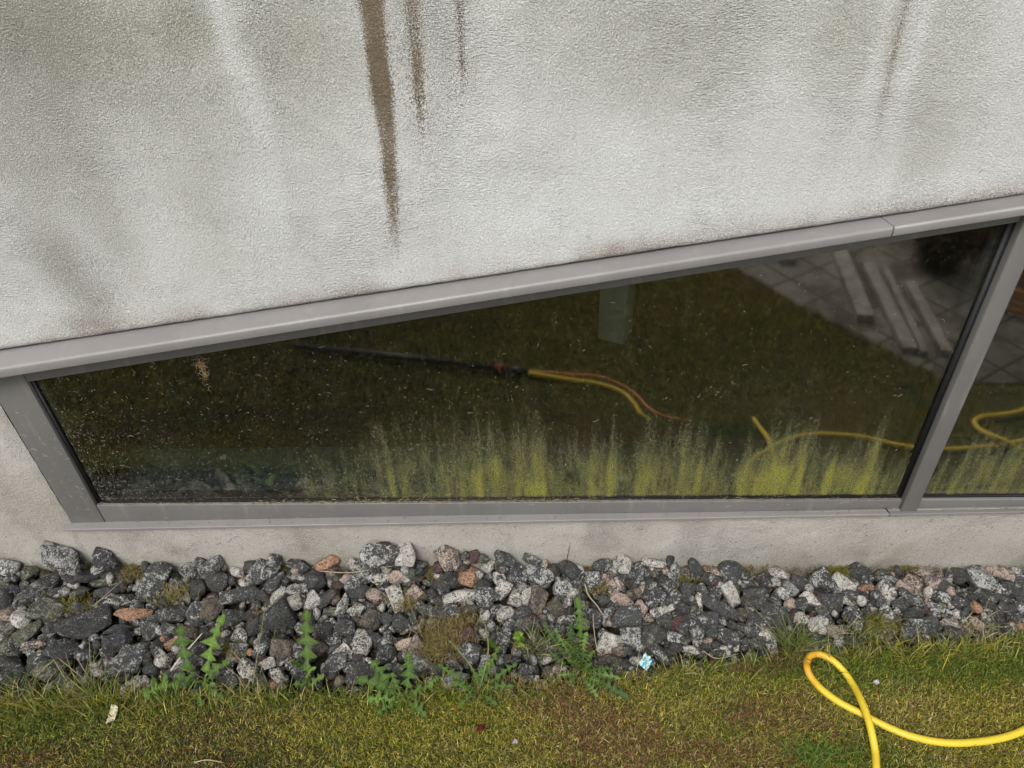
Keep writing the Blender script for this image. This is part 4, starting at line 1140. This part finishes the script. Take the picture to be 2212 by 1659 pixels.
GRP = "dandelions along the lawn edge"
b1 = u1(1265, 1150)
plant("dandelion", "leftmost dandelion with two tall jagged leaves and one broad leaf spreading left", "plant", b1, [
    (*u1(1150, 715), *u1(1250, 1110), .085, .046, 5, GRN, .25), (*u1(1428, 645), *u1(1300, 1120), .095, .042, 6, LGR, .18),
    (*u1(1470, 945), *u1(1310, 1100), .05, .030, 4, GRN, .3), (*u1(915, 1180), *u1(1230, 1090), .028, .060, 5, LGR, .35),
    (*u1(1110, 1045), *u1(1245, 1110), .055, .040, 4, GRN, .3), (*u1(1420, 1190), *u1(1290, 1130), .02, .030, 4, GRN, .3),
    (*u1(1290, 1240), *u1(1275, 1120), .012, .034, 4, GRN, .3), (*u1(1370, 1090), *u1(1290, 1140), .03, .02, 3, LGR, .3)], GRP)
b2 = u1(1955, 1115)
plant("dandelion", "dandelion with a single tall upright jagged leaf on a pale midrib", "plant", b2, [
    (*u1(1945, 615), *u1(1958, 1110), .10, .048, 6, GRN, .12), (*u1(2062, 1040), *u1(1975, 1120), .03, .026, 3, LGR, .3),
    (*u1(1850, 950), *u1(1945, 1000), .06, .02, 3, GRN, .2), (*u1(1870, 1090), *u1(1950, 1125), .025, .034, 3, GRN, .35),
    (*u1(2010, 985), *u1(1965, 1080), .05, .018, 2, LGR, .2)], GRP)
b3 = u2(410, 1195)
plant("dandelion", "low dandelion rosette of dark jagged leaves fanned left and upright", "plant", b3, [
    (*u2(100, 1065), *u2(380, 1200), .03, .046, 5, GRN, .3), (*u2(205, 945), *u2(390, 1190), .055, .044, 5, GRN, .25),
    (*u2(432, 890), *u2(418, 1180), .07, .040, 5, GRN, .2), (*u2(620, 1045), *u2(440, 1190), .04, .028, 4, LGR, .25),
    (*u2(170, 1195), *u2(385, 1215), .02, .034, 5, LGR, .3), (*u2(545, 1300), *u2(430, 1215), .01, .032, 4, GRN, .3),
    (*u2(240, 1290), *u2(400, 1215), .01, .03, 4, GRN, .3), (*u2(510, 1090), *u2(430, 1190), .05, .024, 4, GRN, .2),
    (*u2(330, 1020), *u2(400, 1180), .05, .030, 4, GRN, .3)], GRP)
b4 = u2(885, 1125)
sb = onz(*b4, .004)
plant("dandelion", "spindly weed with two long bare pale stalks above narrow lobed leaves", "plant", b4, [
    (*u2(625, 965), *u2(860, 1130), .04, .022, 6, GRN, .25), (*u2(700, 1080), *u2(865, 1140), .03, .024, 5, GRN, .25),
    (*u2(1130, 960), *u2(905, 1130), .05, .022, 6, GRN, .25), (*u2(1110, 1110), *u2(910, 1140), .03, .022, 5, GRN, .3),
    (*u2(1010, 850), *u2(900, 1120), .08, .022, 6, GRN, .2), (*u2(760, 1230), *u2(870, 1150), .01, .022, 4, GRN, .3),
    (*u2(1000, 1230), *u2(900, 1150), .01, .022, 4, GRN, .3), (*u2(960, 950), *u2(895, 1110), .06, .024, 6, LGR, .2),
    (*u2(830, 990), *u2(880, 1120), .05, .020, 5, GRN, .2)], GRP,
    [([sb, onz(*u2(835, 985), .05), onz(*u2(745, 870), .07), onz(*u2(690, 815), .085)], .0021, STK),
     ([sb, onz(*u2(925, 985), .05), onz(*u2(943, 850), .085), onz(*u2(918, 690), .11)], .0022, STK)])
b5 = u2(1520, 1030)
lv = []
for tx, ty, bx_, by_, tz, w, lob in [(1505, 535, 1525, 960, .12, .036, 9), (1290, 690, 1470, 960, .08, .024, 9), (1570, 760, 1540, 980, .09, .026, 8),
                                     (1420, 820, 1490, 980, .07, .022, 8), (1850, 1195, 1560, 1040, .02, .030, 8), (1790, 1060, 1560, 1030, .03, .022, 7),
                                     (1690, 1110, 1540, 1050, .02, .026, 7), (1330, 880, 1480, 1010, .05, .02, 8), (1380, 1040, 1500, 1040, .03, .02, 6),
                                     (1620, 880, 1540, 1000, .06, .022, 7), (1470, 700, 1500, 960, .10, .020, 8), (1640, 1180, 1540, 1060, .01, .022, 6),
                                     (1440, 940, 1505, 1020, .06, .02, 6), (1740, 1000, 1550, 1020, .05, .02, 7), (1360, 740, 1490, 970, .085, .018, 7),
                                     (1600, 960, 1530, 1030, .05, .02, 6), (1500, 850, 1520, 1010, .08, .022, 7), (1460, 1100, 1510, 1050, .02, .02, 6)]:
    lv.append((*u2(tx, ty), *u2(bx_, by_), tz, w, lob, [GRN, DGR, (0.09, 0.14, 0.035)][len(lv) % 3], .22))
plant("thistle", "big feathery grey-green thistle sprawling from the stones onto the lawn", "plant", b5, lv)
b6 = u2(1090, 960)
plant("seedling", "small yellow-green seedling on a reddish stem among white stones", "plant", b6, [
    (*u2(1165, 770), *u2(1125, 830), .06, .022, 0, (0.16, 0.22, .03), .2), (*u2(1095, 800), *u2(1120, 835), .055, .018, 0, (0.13, 0.20, .03), .2),
    (*u2(1180, 850), *u2(1120, 850), .05, .016, 0, (0.13, 0.20, .03), .2), (*u2(950, 800), *u2(1010, 880), .05, .018, 0, GRN, .2)], None,
    [([onz(*u2(1080, 940), .01), onz(*u2(1100, 880), .03), onz(*u2(1125, 830), .05)], .0014, (0.25, .09, .04))])


def tuft(label, bpx, n, spread_px, hgt, fan, cols, name="grass_tuft", dirx=0.0, wd=(0.0010, 0.0019)):
    b = onz(*bpx, 0.0)
    Vs, Qs, Ts, off = [], [], [], 0
    r = 0
    for k in range(n):
        bb = np.array([rng.normal() * spread_px, rng.normal() * spread_px * .6, 0.0])
        a = rng.normal() * fan + dirx
        L = hgt * rng.uniform(0.45, 1.1)
        tip = bb + np.array([math.sin(a) * L * .9, rng.normal() * L * .35 + 0.10 * L, L * rng.uniform(.45, .85)])
        V, q, f = leaf_mesh(arch(bb, tip, 8, rng.uniform(.05, .25)), rng.uniform(*wd), 0)
        c_ = np.array(cols[rng.integers(len(cols))]) * rng.uniform(.7, 1.2)
        Vs.append(V); Qs.append(q + off); off += len(V); Ts.append(np.concatenate([np.tile(c_, (len(V), 1)), np.ones((len(V), 1))], 1))
    o = mk(name, np.vstack(Vs), [np.vstack(Qs)], M_GRASS, None, True, {"tint": ('FLOAT_COLOR', np.vstack(Ts))})
    o.location = b
    return tag(o, label, "grass tuft", "grass tufts at the edge of the stones")


gc = [(0.11, 0.15, 0.03), (0.20, 0.19, 0.06), (0.07, 0.11, 0.025), (0.34, 0.29, 0.14)]
tuft("grass tuft with long thin seed stems in front of the broad left stones", u1(560, 1190), 75, .022, .135, .55, gc)
tuft("dark trailing grass tuft in the bottom left corner of the stone bed", u1(90, 1200), 80, .045, .10, .9, [gc[0], gc[2], (.05, .07, .03), gc[3]])
tuft("fountain-shaped green grass tuft just above the tip of the hose loop", u3(740, 880), 130, .014, .11, .5, gc[:3])
tuft("loose grass tuft between the pale stalks and the thistle", u2(1240, 900), 60, .014, .10, .6, gc)
tuft("sparse grass tuft in the stones right of the left dandelion", u1(1620, 1150), 26, .03, .10, .5, gc)
tuft("low grass tuft among the right hand stones below the window post", u3(1150, 800), 40, .03, .06, .8, gc)
tuft("small bright green tuft growing in the lawn left of the hose end", u3(840, 1560), 150, .03, .04, .8, [(.07, .15, .02), (.10, .19, .03)])
tuft("thin straw-coloured tuft bent over the stones at the right end", u3(1950, 800), 50, .03, .07, .8, [gc[1], gc[3]])


def twig(name, label, pts, rad, col, cat="twig", mat=None, taper=0.5):
    P = spline(pts, 8); b = P[0].copy()
    g = Geo(); g.tube(P - b, np.linspace(rad, rad * taper, len(P)), 6)
    o = g.build(name, mat or M_STRAW, None, True, attrs={"tint": ('FLOAT_COLOR', np.tile([*col, 1.0], (g.n, 1)))})
    o.location = b
    return tag(o, label, cat)


ST = (0.33, 0.27, 0.17)
twig("dry_stem", "long pale dry stem lying level over the upper stones below the paired plinth stones",
     [onz(*u2(-130, 375), .06), onz(*u2(60, 385), .065), onz(*u2(260, 355), .07), onz(*u2(450, 325), .07)], .0014, ST, "dry stem")
twig("dry_stem", "bleached thick dry stem standing beside the leftmost dandelion",
     [onz(*u1(1085, 1010), .03), onz(*u1(1150, 920), .05), onz(*u1(1215, 850), .065), onz(*u1(1285, 770), .08)], .0028, (0.42, .38, .30), "dry stem")
twig("dry_stem", "curved white root lying over stones left of the pink upright stone",
     [onz(*u2(1555, 455), .04), onz(*u2(1580, 530), .045), onz(*u2(1630, 590), .045), onz(*u2(1672, 655), .04)], .0018, (0.45, .38, .27), "root")
twig("dry_stem", "thin white root running down the stones behind the thistle's right side",
     [onz(*u2(1608, 645), .035), onz(*u2(1612, 730), .04), onz(*u2(1632, 860), .04), onz(*u2(1665, 905), .03)], .0013, (0.42, .36, .27), "root")
twig("dry_stem", "thin brown stem leaning over the dead moss left of the pale stalks",
     [onz(*u2(420, 540), .05), onz(*u2(470, 650), .055), onz(*u2(520, 790), .045)], .0011, (0.20, .16, .08), "dry stem")
twig("dry_stem", "short dark twig slanting up across the upper left stones",
     [onz(*u1(590, 600), .05), onz(*u1(680, 520), .06), onz(*u1(760, 450), .065)], .0015, (0.24, .22, .18), "dry stem")
twig("dry_stem", "thin yellow stalk rising between the second dandelion and the left one",
     [onz(*u1(1605, 1110), .01), onz(*u1(1640, 880), .07), onz(*u1(1690, 570), .12)], .0011, (0.20, .20, .09), "dry stem")
twig("dark_grass_blade", "single dark grass blade standing against the plinth above the stones",
     [onz(*u2(1405, 440), .03), ony(*u2(1440, 310), -.02), ony(*u2(1464, 196), -.014)], .0016, (0.035, .04, .02), "grass blade", M_GRASS, .25)
twig("dry_stem", "straw stem lying across the right part of the stones above the lawn",
     [onz(*u3(500, 705), .03), onz(*u3(560, 750), .03), onz(*u3(640, 790), .03)], .0011, ST, "dry stem")
twig("dry_stem", "pair-like bent straw lying on the moss right of the blue wrapper",
     [onz(*u3(170, 880), .012), onz(*u3(260, 930), .018), onz(*u3(400, 900), .012)], .0013, ST, "dry stem")
twig("dry_stem", "pale straw lying in the lawn near the bottom left",
     [onz(*u1(1235, 1590), .012), onz(*u1(1320, 1575), .016), onz(*u1(1415, 1592), .012)], .0014, (0.42, .35, .2), "dry stem")

# dried white petals, red leaf, pale pebble, wrapper
def scrap(name, label, cat, at_, size, cols, seed, mat):
    r_ = np.random.default_rng(seed)
    n = 14
    u, v = np.meshgrid(np.linspace(-1, 1, n), np.linspace(-1, 1, n))
    keep = 1 - 0.35 * vnoise(u * 2 + seed, v * 2, seed)
    x = u * size[0] * keep; y = v * size[1] * keep
    z = size[2] * (np.abs(fbm(u * 1.8 + seed, v * 1.8, seed, 3) - 0.5) * 4 + 0.35 * vnoise(u * 5, v * 5, seed + 1))
    top = np.stack([x, y, z], -1).reshape(-1, 3); bot = top.copy(); bot[:, 2] -= 0.0006
    f = grid_faces(n, n); N = n * n
    rim = np.concatenate([np.arange(n), np.arange(1, n) * n + n - 1, (np.arange(n - 1)[::-1]) + (n - 1) * n, np.arange(1, n - 1)[::-1] * n])
    rf = np.stack([rim, np.roll(rim, -1), np.roll(rim, -1) + N, rim + N], 1)
    sel = (vnoise(u * 2.2 + 7, v * 1.7 + seed, seed + 4) * 2.999 % len(cols)).astype(int).clip(0, len(cols) - 1).ravel()
    c_ = np.array(cols)[sel]
    T = np.concatenate([np.vstack([c_, c_]), np.ones((2 * N, 1))], 1)
    o = mk(name, np.vstack([top, bot]), [np.vstack([f, f[:, ::-1] + N, rf[:, ::-1]])], mat, None, False, {"tint": ('FLOAT_COLOR', T)})
    o.location = at_
    o.rotation_euler = (0.5, 0.15, 0.5 + seed)
    return tag(o, label, cat)


def mat_foil():
    t = NT("crumpled_plastic_film")
    return t.fin(t.attr("tint").outputs[0], 0.18, t.bump(t.noise(160, 2), 0.003, 0.8), 0.8)


M_FOIL = mat_foil()
wp_ = onz(*u2(1945, 950), 0.018)
scrap("wrapper", "crumpled turquoise and white sweet wrapper on the lower edge of the stones", "wrapper", wp_, (.014, .016, .007),
      [(0.02, .22, .30), (0.42, .50, .52), (0.03, .30, .38), (.03, .2, .28)], 5, M_FOIL)
scrap("dead_leaf", "small dark red leaf scrap lying on the lawn below the pale stalks", "leaf", onz(*u2(895, 1375), .012), (.010, .014, .004), [(0.16, .02, .015), (.10, .02, .012)], 9, M_STRAW)
scrap("dried_petals", "shrivelled white petals on the lawn left of the leftmost dandelion", "petals", onz(*u1(720, 1275), .012), (.010, .022, .006), [(0.62, .56, .42), (.5, .45, .3)], 12, M_STRAW)
for nm, lab, pp, r, kk in [("pebble", "tiny cream pebble alone on the lawn below the weeds", u2(1115, 1455), .006, 'W'),
                           ("pebble", "tiny white chip on the lawn inside the hose's curve", u3(1270, 1080), .006, 'W')]:
    L = rock(ICOS, rng, .05) * np.array([r * 1.2, r, r * .7]); tn_, pl_ = tones(kk, len(L), rng); tn_[:, 3] = 1.3
    o = mk(nm, L, [ICOSF], M_STONE, None, True, {"tone": ('FLOAT_COLOR', tn_), "pale": ('FLOAT_COLOR', pl_)})
    o.location = onz(*pp, .010); tag(o, lab, "pebble")


# ------------------------------------------------------------------ hose
RH = 0.0075
path = []
hp = [(1275, 1640), (1265, 1520), (1240, 1390), (1212, 1290), (1175, 1195), (1125, 1098), (1060, 1005), (985, 935), (905, 903), (855, 915),
      (833, 955), (835, 1000), (862, 1055), (930, 1130), (1040, 1210), (1180, 1282), (1300, 1345), (1450, 1410), (1600, 1450), (1750, 1468),
      (1900, 1462), (2050, 1440), (2150, 1412), (2215, 1383)]
for k, (x, y) in enumerate(hp):
    z = 0.0095
    if 2 <= k <= 4: z = 0.027 if k == 3 else 0.023
    if 7 <= k <= 11: z = 0.018
    path.append(onz(*u3(x, y), z))
tail = [(1.035, -.393, .010), (1.13, -.372, .011), (1.32, -.385, .014), (1.62, -.46, .014), (1.92, -.56, .014), (1.98, -.68, .02), (1.72, -.66, .016), (1.45, -.53, .014), (1.31, -.50, .014), (1.285, -.455, .014),
        (1.31, -.385, .036), (1.42, -.345, .014), (1.8, -.33, .014), (2.5, -.36, .014)]
lead = [(.30, -.60, .008), (.325, -.545, .000), (.40, -.515, -.010), (.52, -.512, -.010), (.585, -.535, -.012), (.630, -.552, -.010), (.653, -.528, -.001)]
pts = [(-.03, -.752, .016), (.10, -.722, .010), (.20, -.70, .008), (.27, -.655, .008)] + lead + path + tail
P = spline(pts, 12)
g = Geo(); g.tube(P, RH, 18)
tip = onz(*u3(845, 960), .02)
dist = np.linalg.norm(P - tip, axis=1)
worn = np.repeat(0.75 * (1 - sstep(0.01, 0.075, dist)), 18)
hose = g.build("garden_hose", M_HOSE, None, True, attrs={"worn": ('FLOAT', worn)})
tag(hose, "yellow garden hose looped on the lawn at the lower right", "hose")
g = Geo()
g.tube(spline([(-.03, -.765, .014), (.10, -.745, .014), (.20, -.73, .014), (.27, -.69, .010), (.315, -.635, .008), (.345, -.575, .006), (.40, -.535, .002), (.52, -.52, -.008), (.70, -.515, -.014)], 10), .0055, 12)
tag(g.build("orange_hose", M_ORANGE, None, True), "thin orange hose beside the lance, seen mirrored in the glass", "hose")
lance = tag(empty("pressure_lance", (-.03, -.752, .016)), "black washing lance lying on the lawn, mirrored dark in the glass", "lance")
lo = np.array(lance.location)
g = Geo(); g.tube(np.array([(-.12, -.772, .022), (-.84, -.925, .022)]) - lo, .011, 14); g.build("tube", M_BLACK, lance, True)
g = Geo(); g.tube(np.array([(-.10, -.768, .022), (-.14, -.776, .022)]) - lo, .0135, 14); g.build("collar", M_RED, lance, True)
g = Geo(); g.tube(np.array([(-.03, -.753, .02), (-.10, -.768, .022)]) - lo, .013, 14); g.build("handle", M_BLACK, lance, True)

# ------------------------------------------------------------------ things behind the viewer that the glass mirrors
TB = [((1.205, -1.52), (1.146, -1.01), .055, "pale timber board on the paving, leftmost of the mirrored boards"),
      ((1.275, -1.36), (1.225, -.82), .045, "pale timber board on the paving, second of the mirrored boards"),
      ((1.325, -1.33), (1.262, -.80), .022, "narrow timber batten lying beside the second mirrored board"),
      ((1.375, -1.22), (1.335, -.80), .035, "pale timber board nearest the shrub in the mirrored row"),
      ((1.02, -1.75), (.98, -1.40), .060, "short pale board farthest back on the mirrored paving")]
for (x0, y0), (x1, y1), w, lab in TB:
    d = np.array([x1 - x0, y1 - y0]); L = np.linalg.norm(d); d /= L; nn = np.array([-d[1], d[0]])
    g = Geo(); A = []
    for q in (-1, 1):
        A.append([(q * nn[0] * w / 2 + d[0] * s_ * L / 2, q * nn[1] * w / 2 + d[1] * s_ * L / 2) for s_ in (-1, 1)])
    cs = [A[0][0], A[0][1], A[1][1], A[1][0]]
    g.prism([(x, y, 0.028) for x, y in cs], [(x, y, 0.0) for x, y in cs])
    o = g.build("timber_board", M_TIMBER, None, bevel=.002); o.location = ((x0 + x1) / 2, (y0 + y1) / 2, .0125)
    tag(o, lab, "timber board", "timber boards lying on the paving")


def shrub(label, c, rad, hgt, cols, nt, nl, leafw):
    r = tag(empty("shrub", c), label, "shrub", "shrubs beyond the paving")
    Vs, Qs, Ts, off = [], [], [], 0
    ends = []
    for k in range(nt):
        a = rng.uniform(0, 6.28); q = rng.uniform(.2, 1)
        B = np.array([math.cos(a) * rad * .2 * q, math.sin(a) * rad * .2 * q, 0]); T = np.array([math.cos(a) * rad * q, math.sin(a) * rad * q, hgt * rng.uniform(.5, 1)])
        A = arch(B, T, 7, .12); A[1:] += rng.normal(size=A[1:].shape) * .008
        V, qd, f = leaf_mesh(A, .006, 0, nrm=(.3, .8, .4)); Vs.append(V); Qs.append(qd + off); off += len(V)
        Ts.append(np.tile([*(np.array(cols[0]) * rng.uniform(.6, 1.3)), 1], (len(V), 1))); ends.append(A)
    mk("branches", np.vstack(Vs), [np.vstack(Qs)], M_STRAW, r, True, {"tint": ('FLOAT_COLOR', np.vstack(Ts))})
    E = np.vstack(ends); i = rng.integers(0, len(E), nl)
    b = E[i] + rng.normal(size=(nl, 3)) * .02; b[:, 2] = np.abs(b[:, 2])
    h = rng.normal(size=nl) * .02; ln = rng.normal(size=(nl, 2)) * .02
    tint = np.array(cols[1:])[rng.integers(0, len(cols) - 1, nl)] * rng.uniform(.6, 1.3, (nl, 1))
    blades("foliage", b, h, ln, rng.uniform(.6, 1.2, nl) * leafw, tint, M_LEAF, parent=r)


shrub("bare reddish brown shrub beyond the boards, mirrored in the glass", (1.52, -1.34, .012), .20, .32, [(.13, .06, .035), (.15, .07, .03), (.10, .09, .03)], 260, 1500, .010)
shrub("dark green shrub behind the reddish one, mirrored near the window post", (1.80, -1.55, .012), .30, .45, [(.06, .045, .03), (.035, .065, .018), (.06, .09, .02)], 160, 5000, .018)
shrub("dark green shrub at the back of the mirrored paving", (1.45, -2.35, .012), .45, .6, [(.06, .045, .03), (.03, .055, .016), (.05, .08, .02)], 160, 6000, .022)
# coiled orange-red cable on the paving
P = [(1.72 + .10 * math.cos(a), -1.10 + .10 * math.sin(a), .022 + .004 * a) for a in np.linspace(0, 6.28 * 4, 120)]
P = [(x + rng.normal() * .003, y + rng.normal() * .003, z) for x, y, z in P]
g = Geo(); g.tube(np.array(P), .007, 8)
tag(g.build("cable_coil", M_ORANGE, None, True), "coil of orange-red cable on the paving, mirrored in the right pane", "cable")

# ------------------------------------------------------------------ mowing clippings stuck on glass, frame and wall
def clippings(pts, L, wd, cols, yoff, name, label, curl=0.5, vertical=None):
    """pts (n,3) on a vertical face; short curved fibres hugging it"""
    n = len(pts)
    a = rng.uniform(0, 2 * math.pi, n) if vertical is None else rng.normal(size=n) * 0.9 + vertical
    da = rng.normal(size=n) * curl
    P = [pts]
    for k in range(3):
        aa = a + da * k
        P.append(P[-1] + np.stack([np.cos(aa) * L / 3, np.zeros(n), np.sin(aa) * L / 3], 1))
    P = np.stack(P, 1)
    d = np.gradient(P, axis=1); nrm = np.stack([-d[..., 2], np.zeros_like(d[..., 0]), d[..., 0]], -1)
    nrm /= np.linalg.norm(nrm, axis=2)[..., None] + 1e-9
    wv = (wd[:, None] * np.array([.6, 1, .9, .4]))[..., None]
    A = P + nrm * wv / 2; Bq = P - nrm * wv / 2; C = P.copy()
    C[..., 1] -= wd[:, None] * 0.8
    V = np.stack([A, C, Bq], 2).reshape(-1, 3)
    i = (np.arange(n) * 12)[:, None]
    q = []
    for k in range(3):
        q.append(i + [k * 3, k * 3 + 1, k * 3 + 4, k * 3 + 3]); q.append(i + [k * 3 + 1, k * 3 + 2, k * 3 + 5, k * 3 + 4])
    c_ = np.array(cols)[rng.integers(0, len(cols), n)] * rng.uniform(.6, 1.2, (n, 1))
    T = np.concatenate([np.repeat(c_, 12, 0), np.ones((12 * n, 1))], 1)
    return V, np.vstack(q), T


PV, PQ, PT, off = [], [], [], 0
def addc(V, q, T):
    global off
    PV.append(V); PQ.append(q + off); PT.append(T); off += len(V)
WH = [(0.42, .40, .32), (.34, .30, .20), (.50, .50, .46)]; WH2 = [(.30, .28, .20), (.42, .40, .34)]
BR = [(0.12, .09, .05), (.20, .15, .08), (.08, .06, .04), (.30, .25, .12)]
# glass
n = 8500
x = np.concatenate([rng.uniform(XL1 + .01, XM0 - .01, 7700), XL1 + .01 + np.abs(rng.normal(size=800)) * .05]); u = rng.uniform(0, 1, n)
z = Z_RAILT(x) + (Z_HEAD(x) - Z_RAILT(x)) * u
keep = rng.uniform(0, 1, n) < np.interp(x, [-1.04, -.95, -.5, 0, .4, .85], [.75, .62, .5, .33, .18, .12]) * (0.35 + 1.0 * (1 - u) ** 1.2)
x, z = x[keep], z[keep]; n = len(x)
addc(*clippings(np.stack([x, np.full(n, GL - .0002), z], 1), rng.exponential(.0015, n) + .0007, rng.uniform(.0003, .0006, n), WH, 0, "", ""))
n = 110
x = XL1 + .01 + (XM0 - XL1 - .03) * rng.uniform(0, 1, n) ** 1.5; u = rng.uniform(0.02, .97, n); z = Z_RAILT(x) + (Z_HEAD(x) - Z_RAILT(x)) * u
addc(*clippings(np.stack([x, np.full(n, GL - .0003), z], 1), rng.uniform(.004, .014, n), rng.uniform(.0003, .0006, n), WH2, 0, "", "", 0.5))
x = rng.uniform(XM1 + .01, 1.6, 160); u = rng.uniform(0, 1, 160) ** 1.5; z = Z_RAILT(x) + (Z_HEAD(x) - Z_RAILT(x)) * u
addc(*clippings(np.stack([x, np.full(160, GL - .0003), z], 1), rng.exponential(.002, 160) + .001, rng.uniform(.0003, .0006, 160), WH, 0, "", ""))
# frame faces
n = 110; x = rng.uniform(XL1, 1.2, n); z = Z_RAILB(x) + (Z_RAILT(x) - Z_RAILB(x)) * rng.uniform(.1, .95, n)
addc(*clippings(np.stack([x, np.full(n, -.0003), z], 1), rng.exponential(.005, n) + .001, rng.uniform(.0004, .0009, n), WH + BR, 0, "", "", .7))
n = 90; x = rng.uniform(XL0 + .004, XL1 - .004, n); z = rng.uniform(.2, .58, n)
addc(*clippings(np.stack([x, np.full(n, -.0018), z], 1), rng.exponential(.004, n) + .001, rng.uniform(.0004, .0008, n), WH, 0, "", "", .6))
# debris lying along the bottom rail ledge and on the sill flashing
n = 2300; x = np.concatenate([rng.uniform(XL1 + .005, XM0 - .01, 1300), rng.normal(-.35, .16, 700), rng.normal(.02, .05, 300)]); x = np.clip(x, XL1 + .005, XM0 - .01)
addc(*clippings(np.stack([x, rng.uniform(.0005, GL - .001, n), Z_RAILT(x) + rng.uniform(0, .0035, n)], 1), rng.exponential(.0045, n) + .0015, rng.uniform(.0006, .0014, n), BR + [(.30, .24, .12)], 0, "", "", .9, 0.0))
n = 260; x = np.concatenate([rng.uniform(XL0, 1.1, 140), rng.normal(-.45, .25, 120)]); x = np.clip(x, XL0, 1.1); yy = rng.uniform(-.018, -.002, n)
zz = Z_SILLC(x) + (Z_SILLT(x) - Z_SILLC(x)) * (yy + .0215) / .0415 + .0012
addc(*clippings(np.stack([x, yy, zz], 1), rng.exponential(.005, n) + .001, rng.uniform(.0005, .0010, n), BR, 0, "", "", .7, 0.0))
# a few on the upper render and flashing
n = 330; x = rng.uniform(-1.3, 1.1, n); z = Z_TOP(x) + .01 + rng.uniform(0, .85, n)
addc(*clippings(np.stack([x, np.full(n, -.0022), z], 1), rng.exponential(.003, n) + .0015, rng.uniform(.0004, .0009, n), WH + [(.05, .05, .04)], 0, "", "", .5))
n = 900; x = rng.uniform(-1.4, 1.2, n); z = Z_SILLB(x) - rng.uniform(.005, .17, n)
addc(*clippings(np.stack([x, np.full(n, -.0092), z], 1), rng.exponential(.002, n) + .001, rng.uniform(.0004, .0012, n), [(.07, .06, .045), (.12, .10, .07)], 0, "", "", .6))
tag(mk("grass_clippings", np.vstack(PV), [np.vstack(PQ)], M_STRAW, None, False, {"tint": ('FLOAT_COLOR', np.vstack(PT))}),
    "scattered dry mowing clippings stuck to glass, frame and wall", "clippings", kind="stuff")

# clump of dried moss hanging at the top of the glass, dark root scrap stuck low on it
def clump(name, label, cat, px, py, n, sx, sz, cols, L):
    c = ony(px, py, GL - .003)
    pts = np.stack([rng.normal(size=n) * sx, -np.abs(rng.normal(size=n)) * .002, rng.normal(size=n) * sz], 1)
    V, q, T = clippings(pts, rng.exponential(L, n) + .001, rng.uniform(.0005, .0010, n), cols, 0, "", "", .8, -1.2)
    V[:, 1] = np.minimum(V[:, 1], .0015)
    o = mk(name, V, [q], M_STRAW, None, False, {"tint": ('FLOAT_COLOR', T)}); o.location = c
    return tag(o, label, cat)
clump("moss_clump", "tan clump of dried moss caught under the flashing on the left glass", "moss clump", 434, 790, 130, .004, .013, [(.30, .22, .12), (.20, .14, .07)], .008)
clump("root_scrap", "dark curly root scrap stuck to the algae low on the glass", "root", 1230, 1028, 46, .004, .010, [(.02, .018, .01)], .012)
clump("root_scrap", "small black scrap on the bright algae left of the curly root scrap", "root", 1100, 1008, 14, .002, .009, [(.02, .018, .01)], .010)
clump("moss_clump", "olive moss cushion on the bottom frame ledge at the centre", "moss clump", 1180, 1081, 160, .012, .0025, [(.16, .15, .03), (.10, .10, .02)], .004)
